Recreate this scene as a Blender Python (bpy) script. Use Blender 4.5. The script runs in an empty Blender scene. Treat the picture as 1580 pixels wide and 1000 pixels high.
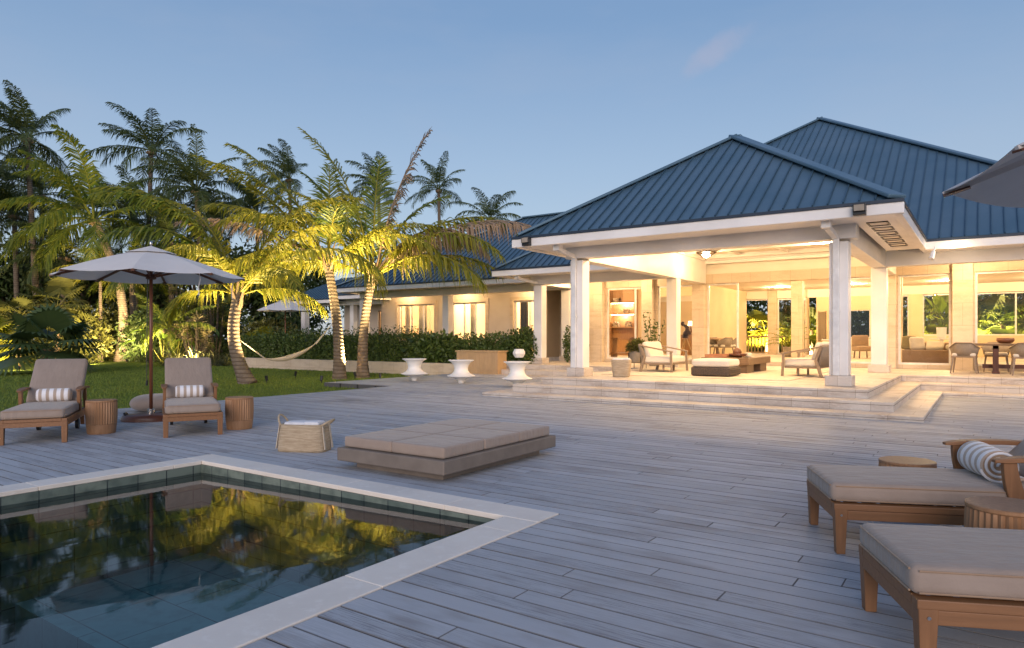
import bpy, math, random
from mathutils import Vector, Matrix, noise as mnoise
R = math.radians
rng = random.Random(7)
sc = bpy.context.scene
COL = sc.collection

# ------------------------------------------------------------------ camera
cam_d = bpy.data.cameras.new("camera"); cam = bpy.data.objects.new("camera", cam_d); COL.objects.link(cam)
cam.location = (0, 0, 1.3); cam.rotation_euler = (R(90), 0, R(34.7))
cam_d.sensor_width = 36; cam_d.lens = 24.0; cam_d.shift_y = 20/1580
cam_d.clip_start = 0.05; cam_d.clip_end = 2000
sc.camera = cam
# ------------------------------------------------------------------ sky, sun, exposure
SUN_EL, SUN_AZ = R(14.0), R(145)
w = bpy.data.worlds.new("World"); sc.world = w; w.use_nodes = True
nt = w.node_tree; N = nt.nodes; L = nt.links
bg = N['Background']
sky = N.new('ShaderNodeTexSky'); sky.sky_type = 'NISHITA'; sky.sun_disc = False
sky.sun_elevation = SUN_EL; sky.sun_rotation = SUN_AZ; sky.altitude = 0
sky.air_density = 1.2; sky.dust_density = 0.6; sky.ozone_density = 3.0
# dusk air: the sky model blended with a pale-to-blue band by height, plus one thin pink cloud
tc = N.new('ShaderNodeTexCoord'); sep = N.new('ShaderNodeSeparateXYZ'); L.new(tc.outputs['Generated'], sep.inputs[0])
rp = N.new('ShaderNodeValToRGB'); L.new(sep.outputs[2], rp.inputs[0]); E_ = rp.color_ramp.elements
E_[0].position = 0.0; E_[0].color = (.50,.56,.66,1); E_[1].position = 1.0; E_[1].color = (.13,.22,.44,1)
for p_, c_ in ((.10,(.455,.545,.68,1)), (.24,(.36,.475,.655,1)), (.42,(.215,.345,.565,1))):
    q_ = E_.new(p_); q_.color = c_
sc1 = N.new('ShaderNodeVectorMath'); sc1.operation = 'SCALE'; sc1.inputs['Scale'].default_value = 4.9; L.new(rp.outputs[0], sc1.inputs[0])
mx = N.new('ShaderNodeMix'); mx.data_type = 'RGBA'; mx.inputs[0].default_value = .84; L.new(sky.outputs[0], mx.inputs[6]); L.new(sc1.outputs[0], mx.inputs[7])
def dirmask():
    # soft lens-shaped patch of sky round one bearing, broken up by noise
    d0 = Vector((-.2906, .9006, .3805)).normalized(); r0 = Vector((d0.y, -d0.x, 0)).normalized(); u0 = r0.cross(d0)
    r1 = (r0*.88+u0*.47).normalized(); u1 = (u0*.88-r0*.47).normalized()
    outs = []
    for v, wdt in ((r1, .062), (u1, .020)):
        dp = N.new('ShaderNodeVectorMath'); dp.operation = 'DOT_PRODUCT'; dp.inputs[1].default_value = v; L.new(tc.outputs['Generated'], dp.inputs[0])
        m1 = N.new('ShaderNodeMath'); m1.operation = 'DIVIDE'; m1.inputs[1].default_value = wdt; L.new(dp.outputs['Value'], m1.inputs[0])
        m2 = N.new('ShaderNodeMath'); m2.operation = 'POWER'; m2.inputs[1].default_value = 2; ab = N.new('ShaderNodeMath'); ab.operation = 'ABSOLUTE'; L.new(m1.outputs[0], ab.inputs[0]); L.new(ab.outputs[0], m2.inputs[0]); outs.append(m2.outputs[0])
    s_ = N.new('ShaderNodeMath'); s_.operation = 'ADD'; L.new(outs[0], s_.inputs[0]); L.new(outs[1], s_.inputs[1])
    f_ = N.new('ShaderNodeVectorMath'); f_.operation = 'DOT_PRODUCT'; f_.inputs[1].default_value = d0; L.new(tc.outputs['Generated'], f_.inputs[0])
    g_ = N.new('ShaderNodeMath'); g_.operation = 'GREATER_THAN'; g_.inputs[1].default_value = .5; L.new(f_.outputs['Value'], g_.inputs[0])
    nz = N.new('ShaderNodeTexNoise'); nz.inputs['Scale'].default_value = 26; nz.inputs['Detail'].default_value = 4; L.new(tc.outputs['Generated'], nz.inputs['Vector'])
    k_ = N.new('ShaderNodeMath'); k_.operation = 'MULTIPLY_ADD'; k_.inputs[1].default_value = -2.2; k_.inputs[2].default_value = 2.1; L.new(nz.outputs[0], k_.inputs[0])
    t_ = N.new('ShaderNodeMath'); t_.operation = 'SUBTRACT'; L.new(k_.outputs[0], t_.inputs[0]); L.new(s_.outputs[0], t_.inputs[1])
    mr = N.new('ShaderNodeMapRange'); mr.interpolation_type = 'SMOOTHSTEP'; mr.inputs['From Min'].default_value = 0; mr.inputs['From Max'].default_value = 1.3; mr.inputs['To Max'].default_value = .42; L.new(t_.outputs[0], mr.inputs['Value'])
    o_ = N.new('ShaderNodeMath'); o_.operation = 'MULTIPLY'; L.new(mr.outputs[0], o_.inputs[0]); L.new(g_.outputs[0], o_.inputs[1]); return o_.outputs[0]
cl = N.new('ShaderNodeMix'); cl.data_type = 'RGBA'; L.new(dirmask(), cl.inputs[0]); L.new(mx.outputs[2], cl.inputs[6]); cl.inputs[7].default_value = (2.3,2.3,2.95,1)
hz = N.new('ShaderNodeTexNoise'); hz.inputs['Scale'].default_value = 2.2; hz.inputs['Detail'].default_value = 5; hz.inputs['Roughness'].default_value = .6
hm = N.new('ShaderNodeMapping'); hm.inputs['Scale'].default_value = (1,1,3.2); L.new(tc.outputs['Generated'], hm.inputs[0]); L.new(hm.outputs[0], hz.inputs['Vector'])
hr = N.new('ShaderNodeMapRange'); hr.inputs['From Min'].default_value = .48; hr.inputs['From Max'].default_value = .80; hr.inputs['To Max'].default_value = .20; L.new(hz.outputs[0], hr.inputs['Value'])
cl2 = N.new('ShaderNodeMix'); cl2.data_type = 'RGBA'; L.new(hr.outputs[0], cl2.inputs[0]); L.new(cl.outputs[2], cl2.inputs[6]); cl2.inputs[7].default_value = (2.45,2.6,3.1,1)
L.new(cl2.outputs[2], bg.inputs[0]); bg.inputs[1].default_value = 0.11
sun_d = bpy.data.lights.new("sun", 'SUN'); sun = bpy.data.objects.new("sun", sun_d); COL.objects.link(sun)
sun_d.energy = 1.3; sun_d.angle = R(40); sun_d.color = (1, .83, .77)
sun.rotation_euler = (R(90)-R(14), 0, R(28))
vs = sc.view_settings; vs.view_transform = 'Standard'; vs.look = 'None'; vs.exposure = 0.85; vs.gamma = 1.0
sc.render.engine = 'CYCLES'
cy = sc.cycles; cy.use_denoising = True; cy.max_bounces = 7; cy.diffuse_bounces = 4; cy.glossy_bounces = 4
cy.transmission_bounces = 6; cy.transparent_max_bounces = 12; cy.sample_clamp_indirect = 4; cy.caustics_reflective = False; cy.caustics_refractive = False

# ------------------------------------------------------------------ materials
MATS = {}
def nodes_for(name):
    m = bpy.data.materials.new(name); m.use_nodes = True
    t = m.node_tree; MATS[name] = m
    return m, t, t.nodes, t.links, t.nodes['Principled BSDF']
def rgba(c): return (c[0], c[1], c[2], 1)
def mixc(t, a, b, fac, blend='MIX'):
    n = t.nodes.new('ShaderNodeMix'); n.data_type = 'RGBA'; n.blend_type = blend
    for s, v in ((0, fac), (6, a), (7, b)):
        if hasattr(v, 'is_output'): t.links.new(v, n.inputs[s])
        else: n.inputs[s].default_value = v if s == 0 else rgba(v)
    return n.outputs[2]
def ramp(t, src, p0, p1, c0=(0,0,0), c1=(1,1,1)):
    n = t.nodes.new('ShaderNodeValToRGB'); t.links.new(src, n.inputs[0])
    e = n.color_ramp.elements; e[0].position = p0; e[1].position = p1; e[0].color = rgba(c0); e[1].color = rgba(c1)
    return n.outputs[0]
def coords(t, stretch=(1,1,1), kind='Object'):
    c = t.nodes.new('ShaderNodeTexCoord'); mp = t.nodes.new('ShaderNodeMapping')
    mp.inputs['Scale'].default_value = stretch
    t.links.new(c.outputs[kind], mp.inputs[0]); return mp.outputs[0]
def noise(t, vec, scale, detail=4, rough=.55):
    n = t.nodes.new('ShaderNodeTexNoise'); n.inputs['Scale'].default_value = scale
    n.inputs['Detail'].default_value = detail; n.inputs['Roughness'].default_value = rough
    t.links.new(vec, n.inputs['Vector']); return n.outputs[0]
def bump(t, b, src, strength, dist=.01):
    n = t.nodes.new('ShaderNodeBump'); n.inputs['Strength'].default_value = strength; n.inputs['Distance'].default_value = dist
    t.links.new(src, n.inputs['Height']); t.links.new(n.outputs[0], b.inputs['Normal'])
def attr(t, name='rand'):
    n = t.nodes.new('ShaderNodeAttribute'); n.attribute_name = name; return n.outputs['Fac']
def plain(name, col, rough=.5, col2=None, scale=6, stretch=(1,1,1), metal=0, bs=0, bscale=60, bdist=.005, spec=.5, lo=.35, hi=.65, sheen=0):
    m, t, n, l, b = nodes_for(name)
    v = coords(t, stretch)
    c2 = col2 or tuple(x*.82 for x in col)
    l.new(mixc(t, col, c2, ramp(t, noise(t, v, scale, 5), lo, hi)), b.inputs['Base Color'])
    b.inputs['Roughness'].default_value = rough; b.inputs['Metallic'].default_value = metal
    b.inputs['Specular IOR Level'].default_value = spec
    if sheen: b.inputs['Sheen Weight'].default_value = sheen
    if bs: bump(t, b, noise(t, v, bscale, 3), bs, bdist)
    return m
def emit(name, col, s):
    m, t, n, l, b = nodes_for(name)
    b.inputs['Base Color'].default_value = (.8,.8,.8,1)
    b.inputs['Emission Color'].default_value = rgba(col); b.inputs['Emission Strength'].default_value = s
    return m
def leafmat(name, a, c, trans=.25, rough=.5, spec=.35):
    m, t, n, l, b = nodes_for(name)
    col = mixc(t, a, c, attr(t))
    l.new(col, b.inputs['Base Color']); b.inputs['Roughness'].default_value = rough
    b.inputs['Specular IOR Level'].default_value = spec
    tr = n.new('ShaderNodeBsdfTranslucent'); l.new(col, tr.inputs[0])
    mx = n.new('ShaderNodeMixShader'); mx.inputs[0].default_value = trans
    l.new(b.outputs[0], mx.inputs[1]); l.new(tr.outputs[0], mx.inputs[2]); l.new(mx.outputs[0], n['Material Output'].inputs[0])
    return m
def woodmat(name, a, c, axis=0, rough=.5, scale=3, bs=.15):
    st = [14, 14, 14]; st[axis] = .8
    m, t, n, l, b = nodes_for(name)
    v = coords(t, tuple(st))
    f = noise(t, v, scale, 6, .65)
    col = mixc(t, a, c, ramp(t, f, .3, .7))
    big = noise(t, coords(t, (1.3,1.3,1.3)), 2.2, 2)
    col = mixc(t, col, tuple(x*.72 for x in a), ramp(t, big, .45, .8))
    l.new(col, b.inputs['Base Color']); b.inputs['Roughness'].default_value = rough
    bump(t, b, f, bs, .004)
    return m

def mk_materials():
    # weathered deck boards: one random value per board, grain along X
    m, t, n, l, b = nodes_for('deck_wood')
    r = attr(t)
    cx = n.new('ShaderNodeTexCoord'); cmb = n.new('ShaderNodeCombineXYZ'); ml = n.new('ShaderNodeMath'); ml.operation = 'MULTIPLY'; ml.inputs[1].default_value = 61.0
    l.new(r, ml.inputs[0]); l.new(ml.outputs[0], cmb.inputs[0]); l.new(ml.outputs[0], cmb.inputs[2])
    add = n.new('ShaderNodeVectorMath'); l.new(cx.outputs['Object'], add.inputs[0]); l.new(cmb.outputs[0], add.inputs[1])
    mp = n.new('ShaderNodeMapping'); mp.inputs['Scale'].default_value = (1.6, 55, 1); l.new(add.outputs[0], mp.inputs[0])
    g = noise(t, mp.outputs[0], 2.6, 6, .7)
    mp2 = n.new('ShaderNodeMapping'); mp2.inputs['Scale'].default_value = (.7, 2.2, 1); l.new(add.outputs[0], mp2.inputs[0])
    g2 = noise(t, mp2.outputs[0], 2.0, 4)
    base = mixc(t, (.235,.243,.262), (.53,.545,.57), r)
    base = mixc(t, base, (0.148,0.148,0.159), ramp(t, g, .50, .74))
    base = mixc(t, base, (0.414,0.429,0.451), ramp(t, g, .47, .26))
    base = mixc(t, base, (0.222,0.204,0.200), ramp(t, g2, .52, .82))
    stn = noise(t, coords(t, (.25,.55,1)), 1.6, 4)
    base = mixc(t, base, (0.163,0.155,0.159), ramp(t, stn, .56, .85))
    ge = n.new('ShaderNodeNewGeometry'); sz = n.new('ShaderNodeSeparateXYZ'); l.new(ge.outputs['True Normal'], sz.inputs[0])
    base = mixc(t, (.095,.09,.088), base, ramp(t, sz.outputs[2], .62, .95))      # gap shade painted dark on board sides and chamfers
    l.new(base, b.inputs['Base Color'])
    l.new(ramp(t, g, .2, .9, (.58,.58,.58), (.85,.85,.85)), b.inputs['Roughness'])
    b.inputs['Specular IOR Level'].default_value = .28
    bump(t, b, g, .5, .004)
    plain('deck_under', (.03,.028,.026), .9)
    woodmat('teak', (.28,.130,.052), (.18,.080,.030), 0)
    woodmat('teak_upright', (.28,.130,.052), (.18,.080,.030), 2)
    woodmat('teak_stool', (.40,.22,.11), (.27,.135,.06), 2)
    woodmat('dark_hardwood', (.13,.045,.025), (.07,.025,.014), 2, .4)
    woodmat('umbrella_wood', (.20,.075,.035), (.12,.042,.02), 2, .4)
    woodmat('grey_teak', (.27,.20,.14), (.19,.135,.09), 0)
    woodmat('table_wood', (.21,.13,.07), (.12,.07,.035), 0)
    woodmat('bar_wood', (.50,.33,.17), (.40,.25,.12), 2)
    woodmat('interior_wood', (.40,.22,.10), (.28,.14,.06), 2)
    # taupe cushion cloth with a fine weave
    for nm, a, c in (('cushion_taupe', (.355,.28,.228), (.305,.238,.192)), ('cushion_cream', (.72,.66,.56), (.64,.58,.49)), ('cushion_tan', (.36,.245,.16), (.30,.20,.13))):
        m, t, n, l, b = nodes_for(nm)
        v = coords(t)
        wv = n.new('ShaderNodeTexWave'); wv.inputs['Scale'].default_value = 190; wv.inputs['Distortion'].default_value = 1.5; l.new(v, wv.inputs['Vector'])
        f = noise(t, v, 5, 4)
        col = mixc(t, a, c, ramp(t, f, .35, .65)); col = mixc(t, col, tuple(x*.86 for x in a), wv.outputs['Fac'])
        l.new(col, b.inputs['Base Color']); b.inputs['Roughness'].default_value = .9; b.inputs['Specular IOR Level'].default_value = .2
        b.inputs['Sheen Weight'].default_value = .25
        bb = n.new('ShaderNodeBump'); bb.inputs['Strength'].default_value = .55; bb.inputs['Distance'].default_value = .03
        l.new(noise(t, coords(t, (1,2.2,1)), 5.5, 4, .5), bb.inputs['Height'])
        b2 = n.new('ShaderNodeBump'); b2.inputs['Strength'].default_value = .18; b2.inputs['Distance'].default_value = .002
        l.new(wv.outputs['Fac'], b2.inputs['Height']); l.new(bb.outputs[0], b2.inputs['Normal']); l.new(b2.outputs[0], b.inputs['Normal'])
    # striped towelling: bands across local X
    m, t, n, l, b = nodes_for('striped_towel')
    c = n.new('ShaderNodeTexCoord'); sx = n.new('ShaderNodeSeparateXYZ'); l.new(c.outputs['Object'], sx.inputs[0])
    f1 = n.new('ShaderNodeMath'); f1.operation = 'MULTIPLY'; f1.inputs[1].default_value = 1/.084; l.new(sx.outputs[0], f1.inputs[0])
    f2 = n.new('ShaderNodeMath'); f2.operation = 'FRACT'; l.new(f1.outputs[0], f2.inputs[0])
    f3 = n.new('ShaderNodeMath'); f3.operation = 'GREATER_THAN'; f3.inputs[1].default_value = .56; l.new(f2.outputs[0], f3.inputs[0])
    l.new(mixc(t, (.80,.79,.80), (.44,.35,.28), f3.outputs[0]), b.inputs['Base Color']); b.inputs['Roughness'].default_value = .95
    b.inputs['Sheen Weight'].default_value = .4
    bump(t, b, noise(t, coords(t), 160, 2), .5, .004)
    plain('towel_white', (.72,.72,.74), .95, bs=.4, bscale=90)
    # stones
    for nm, a, c, d in (('travertine', (.61,.50,.375), (.49,.385,.27), (.68,.58,.46)), ('travertine_step', (.62,.55,.475), (.38,.295,.225), (.72,.66,.59)), ('coping', (.78,.71,.62), (.69,.62,.54), (.82,.76,.68))):
        m, t, n, l, b = nodes_for(nm)
        v = coords(t, (1,1,3.5), 'Object')
        f = noise(t, v, 1.6, 8, .65); f2 = noise(t, v, 14, 4)
        col = mixc(t, a, c, ramp(t, f, .46, .74)); col = mixc(t, col, d, ramp(t, f2, .55, .75))
        if nm != 'coping':
            br = n.new('ShaderNodeTexBrick'); br.inputs['Scale'].default_value = 1; br.inputs['Brick Width'].default_value = .62; br.inputs['Row Height'].default_value = .62
            br.inputs['Mortar Size'].default_value = .004; br.inputs['Color1'].default_value = (1,1,1,1); br.inputs['Color2'].default_value = (.9,.88,.86,1); br.inputs['Mortar'].default_value = (.60,.54,.46,1)
            g = coords(t)
            if nm == 'travertine':
                ge = n.new('ShaderNodeSeparateXYZ'); l.new(g, ge.inputs[0]); ad = n.new('ShaderNodeMath'); l.new(ge.outputs[0], ad.inputs[0]); l.new(ge.outputs[1], ad.inputs[1])
                cb = n.new('ShaderNodeCombineXYZ'); l.new(ad.outputs[0], cb.inputs[0]); l.new(ge.outputs[2], cb.inputs[1]); g = cb.outputs[0]
            l.new(g, br.inputs['Vector'])
            col = mixc(t, col, br.outputs[0], 1.0, 'MULTIPLY')
        l.new(col, b.inputs['Base Color']); b.inputs['Roughness'].default_value = .55 if nm != 'coping' else .7
        bump(t, b, f2, .12, .004)
    # pool: blue-green stone tiles and dark wet floor
    for nm, a, c, sx_, sz_ in (('pool_tile', (.12,.16,.135), (.20,.235,.19), .28, .14), ('pool_floor', (.20,.33,.32), (.25,.39,.37), .62, .62)):
        m, t, n, l, b = nodes_for(nm)
        g = coords(t)
        ge = n.new('ShaderNodeSeparateXYZ'); l.new(g, ge.inputs[0])
        cb = n.new('ShaderNodeCombineXYZ')
        if nm == 'pool_tile':
            ad = n.new('ShaderNodeMath'); l.new(ge.outputs[0], ad.inputs[0]); l.new(ge.outputs[1], ad.inputs[1]); l.new(ad.outputs[0], cb.inputs[0]); l.new(ge.outputs[2], cb.inputs[1])
        else:
            l.new(ge.outputs[0], cb.inputs[0]); l.new(ge.outputs[1], cb.inputs[1])
        br = n.new('ShaderNodeTexBrick'); br.inputs['Scale'].default_value = 1; br.inputs['Brick Width'].default_value = sx_; br.inputs['Row Height'].default_value = sz_
        br.inputs['Mortar Size'].default_value = .006; br.offset = 0 if nm == 'pool_tile' else .5
        br.inputs['Color1'].default_value = rgba(a); br.inputs['Color2'].default_value = rgba(c); br.inputs['Mortar'].default_value = (.03,.04,.04,1)
        l.new(cb.outputs[0], br.inputs['Vector'])
        col = mixc(t, br.outputs[0], tuple(x*.6 for x in a), ramp(t, noise(t, g, 7, 6), .45, .75))
        l.new(col, b.inputs['Base Color']); b.inputs['Roughness'].default_value = .45
    # water: tinted see-through surface mixed with mirror by Fresnel, faint ripples
    m, t, n, l, b = nodes_for('pool_water')
    tr = n.new('ShaderNodeBsdfTransparent'); tr.inputs[0].default_value = (.66,.87,.84,1)
    gl = n.new('ShaderNodeBsdfGlossy'); gl.inputs['Roughness'].default_value = .035; gl.inputs[0].default_value = (1,1,1,1)
    fr = n.new('ShaderNodeFresnel'); fr.inputs[0].default_value = 1.31
    bp = n.new('ShaderNodeBump'); bp.inputs['Strength'].default_value = .012; bp.inputs['Distance'].default_value = .05
    l.new(noise(t, coords(t, (1,.45,1)), 4.5, 3), bp.inputs['Height']); l.new(bp.outputs[0], gl.inputs['Normal']); l.new(bp.outputs[0], fr.inputs['Normal'])
    mx = n.new('ShaderNodeMixShader'); l.new(fr.outputs[0], mx.inputs[0]); l.new(tr.outputs[0], mx.inputs[1]); l.new(gl.outputs[0], mx.inputs[2]); l.new(mx.outputs[0], n['Material Output'].inputs[0])
    # window glass
    m, t, n, l, b = nodes_for('glass')
    tr = n.new('ShaderNodeBsdfTransparent'); tr.inputs[0].default_value = (.93,.95,.93,1)
    gl = n.new('ShaderNodeBsdfGlossy'); gl.inputs['Roughness'].default_value = .0
    fr = n.new('ShaderNodeFresnel'); fr.inputs[0].default_value = 1.5
    mx = n.new('ShaderNodeMixShader'); l.new(fr.outputs[0], mx.inputs[0]); l.new(tr.outputs[0], mx.inputs[1]); l.new(gl.outputs[0], mx.inputs[2]); l.new(mx.outputs[0], n['Material Output'].inputs[0])
    plain('white_paint', (.83,.80,.77), .45, (.72,.69,.655), 1.1, bs=.05, bscale=40)
    plain('stucco', (.60,.52,.43), .8, (.54,.46,.375), 1.3, bs=.25, bscale=90)
    plain('golden_plaster', (.70,.56,.37), .8, (.62,.48,.30), .8, bs=.06, bscale=40)
    plain('cream_plaster', (.80,.74,.64), .8, (.76,.69,.58), .8, bs=.06, bscale=40)
    plain('roof_blue', (.075,.145,.205), .38, (.105,.175,.235), .9, metal=.3, spec=.5, bs=.12, bscale=2.2, bdist=.03)
    plain('roof_seam', (.06,.12,.175), .42, metal=.3)
    plain('roof_trim_dark', (.02,.035,.06), .5)
    plain('white_metal', (.78,.77,.75), .35)
    plain('white_polymer', (.80,.78,.75), .4, (.77,.75,.715), 3)
    plain('black_metal', (.012,.012,.013), .4)
    plain('chrome', (.62,.60,.58), .22, metal=1)
    plain('canvas', (.84,.81,.78), .9, (.79,.76,.73), 3, bs=.2, bscale=50, sheen=.2)
    plain('canvas_grey', (.74,.70,.68), .9, (.69,.65,.63), 3, bs=.2, bscale=50)
    for nm in ('canvas', 'canvas_grey'):          # cloth lets some light through
        t = MATS[nm].node_tree; b = t.nodes['Principled BSDF']; tr = t.nodes.new('ShaderNodeBsdfTranslucent'); tr.inputs[0].default_value = (.85,.80,.76,1)
        mx = t.nodes.new('ShaderNodeMixShader'); mx.inputs[0].default_value = .30
        t.links.new(b.outputs[0], mx.inputs[1]); t.links.new(tr.outputs[0], mx.inputs[2]); t.links.new(mx.outputs[0], t.nodes['Material Output'].inputs[0])
    plain('daybed_frame', (.20,.165,.135), .6, (.16,.13,.105), 5)
    plain('straw', (.55,.44,.30), .9, (.40,.30,.19), 9, (1,1,9), bs=.9, bscale=26, bdist=.012)
    plain('rope', (.60,.53,.42), .9, (.48,.41,.31), 30, bs=.6, bscale=120)
    plain('hammock_cloth', (.55,.46,.34), .9, bs=.4, bscale=60)
    plain('dark_rattan', (.12,.085,.06), .6, (.05,.035,.025), 40, bs=.8, bscale=60, bdist=.01)
    plain('grey_weave', (.27,.22,.17), .8, (.20,.16,.12), 60, bs=.6, bscale=120)
    plain('rug', (.66,.58,.47), .95, (.58,.50,.39), 12, bs=.5, bscale=120)
    plain('bronze', (.06,.035,.02), .35, metal=.8)
    plain('bowl_wood', (.16,.06,.03), .4)
    plain('terracotta', (.36,.16,.08), .7)
    plain('planter_grey', (.34,.29,.23), .8)
    plain('screen_dark', (.012,.014,.013), .2)
    plain('shade_cloth', (.8,.74,.6), .9)
    plain('dark_curtain', (.10,.085,.06), .9)
    plain('curtain_cream', (.74,.66,.52), .9)
    plain('book_mix', (.10,.06,.04), .7, (.5,.4,.3), 14)
    # lawn and soil
    m, t, n, l, b = nodes_for('lawn')
    v = coords(t)
    col = mixc(t, (.13,.19,.025), (.20,.25,.042), ramp(t, noise(t, v, .45, 5), .35, .65))
    col = mixc(t, col, (.075,.12,.018), ramp(t, noise(t, v, 9, 6, .7), .45, .7))
    col = mixc(t, col, (.12,.115,.035), ramp(t, noise(t, coords(t, (.35,1,1)), 1.3, 5), .60, .80))
    l.new(col, b.inputs['Base Color']); b.inputs['Roughness'].default_value = .9; b.inputs['Specular IOR Level'].default_value = .15
    bump(t, b, noise(t, v, 38, 4, .8), 1.0, .05)
    plain('soil', (.05,.035,.022), .95, bs=.6, bscale=12, bdist=.05)
    # palm trunk: grey-tan with ring scars
    m, t, n, l, b = nodes_for('palm_bark')
    v = coords(t)
    wv = n.new('ShaderNodeTexWave'); wv.wave_type = 'BANDS'; wv.bands_direction = 'Z'; wv.inputs['Scale'].default_value = 2.6; wv.inputs['Distortion'].default_value = 2.2; wv.inputs['Detail'].default_value = 3; l.new(v, wv.inputs['Vector'])
    col = mixc(t, (.19,.15,.11), (.12,.092,.066), ramp(t, noise(t, v, 6, 5), .35, .65))
    col = mixc(t, (.10,.07,.045), col, ramp(t, wv.outputs['Fac'], .10, .34))
    l.new(col, b.inputs['Base Color']); b.inputs['Roughness'].default_value = .9; bump(t, b, wv.outputs['Fac'], .6, .02)
    plain('bark_dark', (.10,.075,.05), .9, bs=.6, bscale=20)
    plain('palm_husk', (.30,.21,.12), .9, (.16,.10,.055), 9, (3,3,.6), bs=.7, bscale=20)
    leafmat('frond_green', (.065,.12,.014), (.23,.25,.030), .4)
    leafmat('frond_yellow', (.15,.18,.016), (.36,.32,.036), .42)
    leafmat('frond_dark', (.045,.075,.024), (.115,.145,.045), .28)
    leafmat('frond_dry', (.30,.21,.13), (.40,.29,.20), .3, .7)
    leafmat('fan_leaf', (.035,.065,.022), (.075,.11,.035), .2, .4)
    leafmat('shrub_leaf', (.045,.085,.018), (.11,.15,.032), .15, .4)
    leafmat('shrub_leaf_olive', (.075,.085,.020), (.15,.145,.035), .2, .45)
    leafmat('jungle_leaf', (.032,.058,.016), (.085,.115,.03), .2, .5)
    leafmat('croton_leaf', (.16,.13,.05), (.36,.30,.16), .2, .5)
    leafmat('strap_leaf', (.085,.095,.035), (.16,.16,.07), .2, .5)
    leafmat('grass_blade', (.10,.16,.02), (.20,.25,.04), .2, .6)
    leafmat('banana_leaf', (.10,.18,.02), (.17,.25,.035), .35, .4)
    emit('lamp_glow', (1,.80,.50), 22)
    emit('spot_glow', (1,.82,.50), 60)
    emit('shade_glow', (1,.80,.48), 3.5)
mk_materials()

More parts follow.
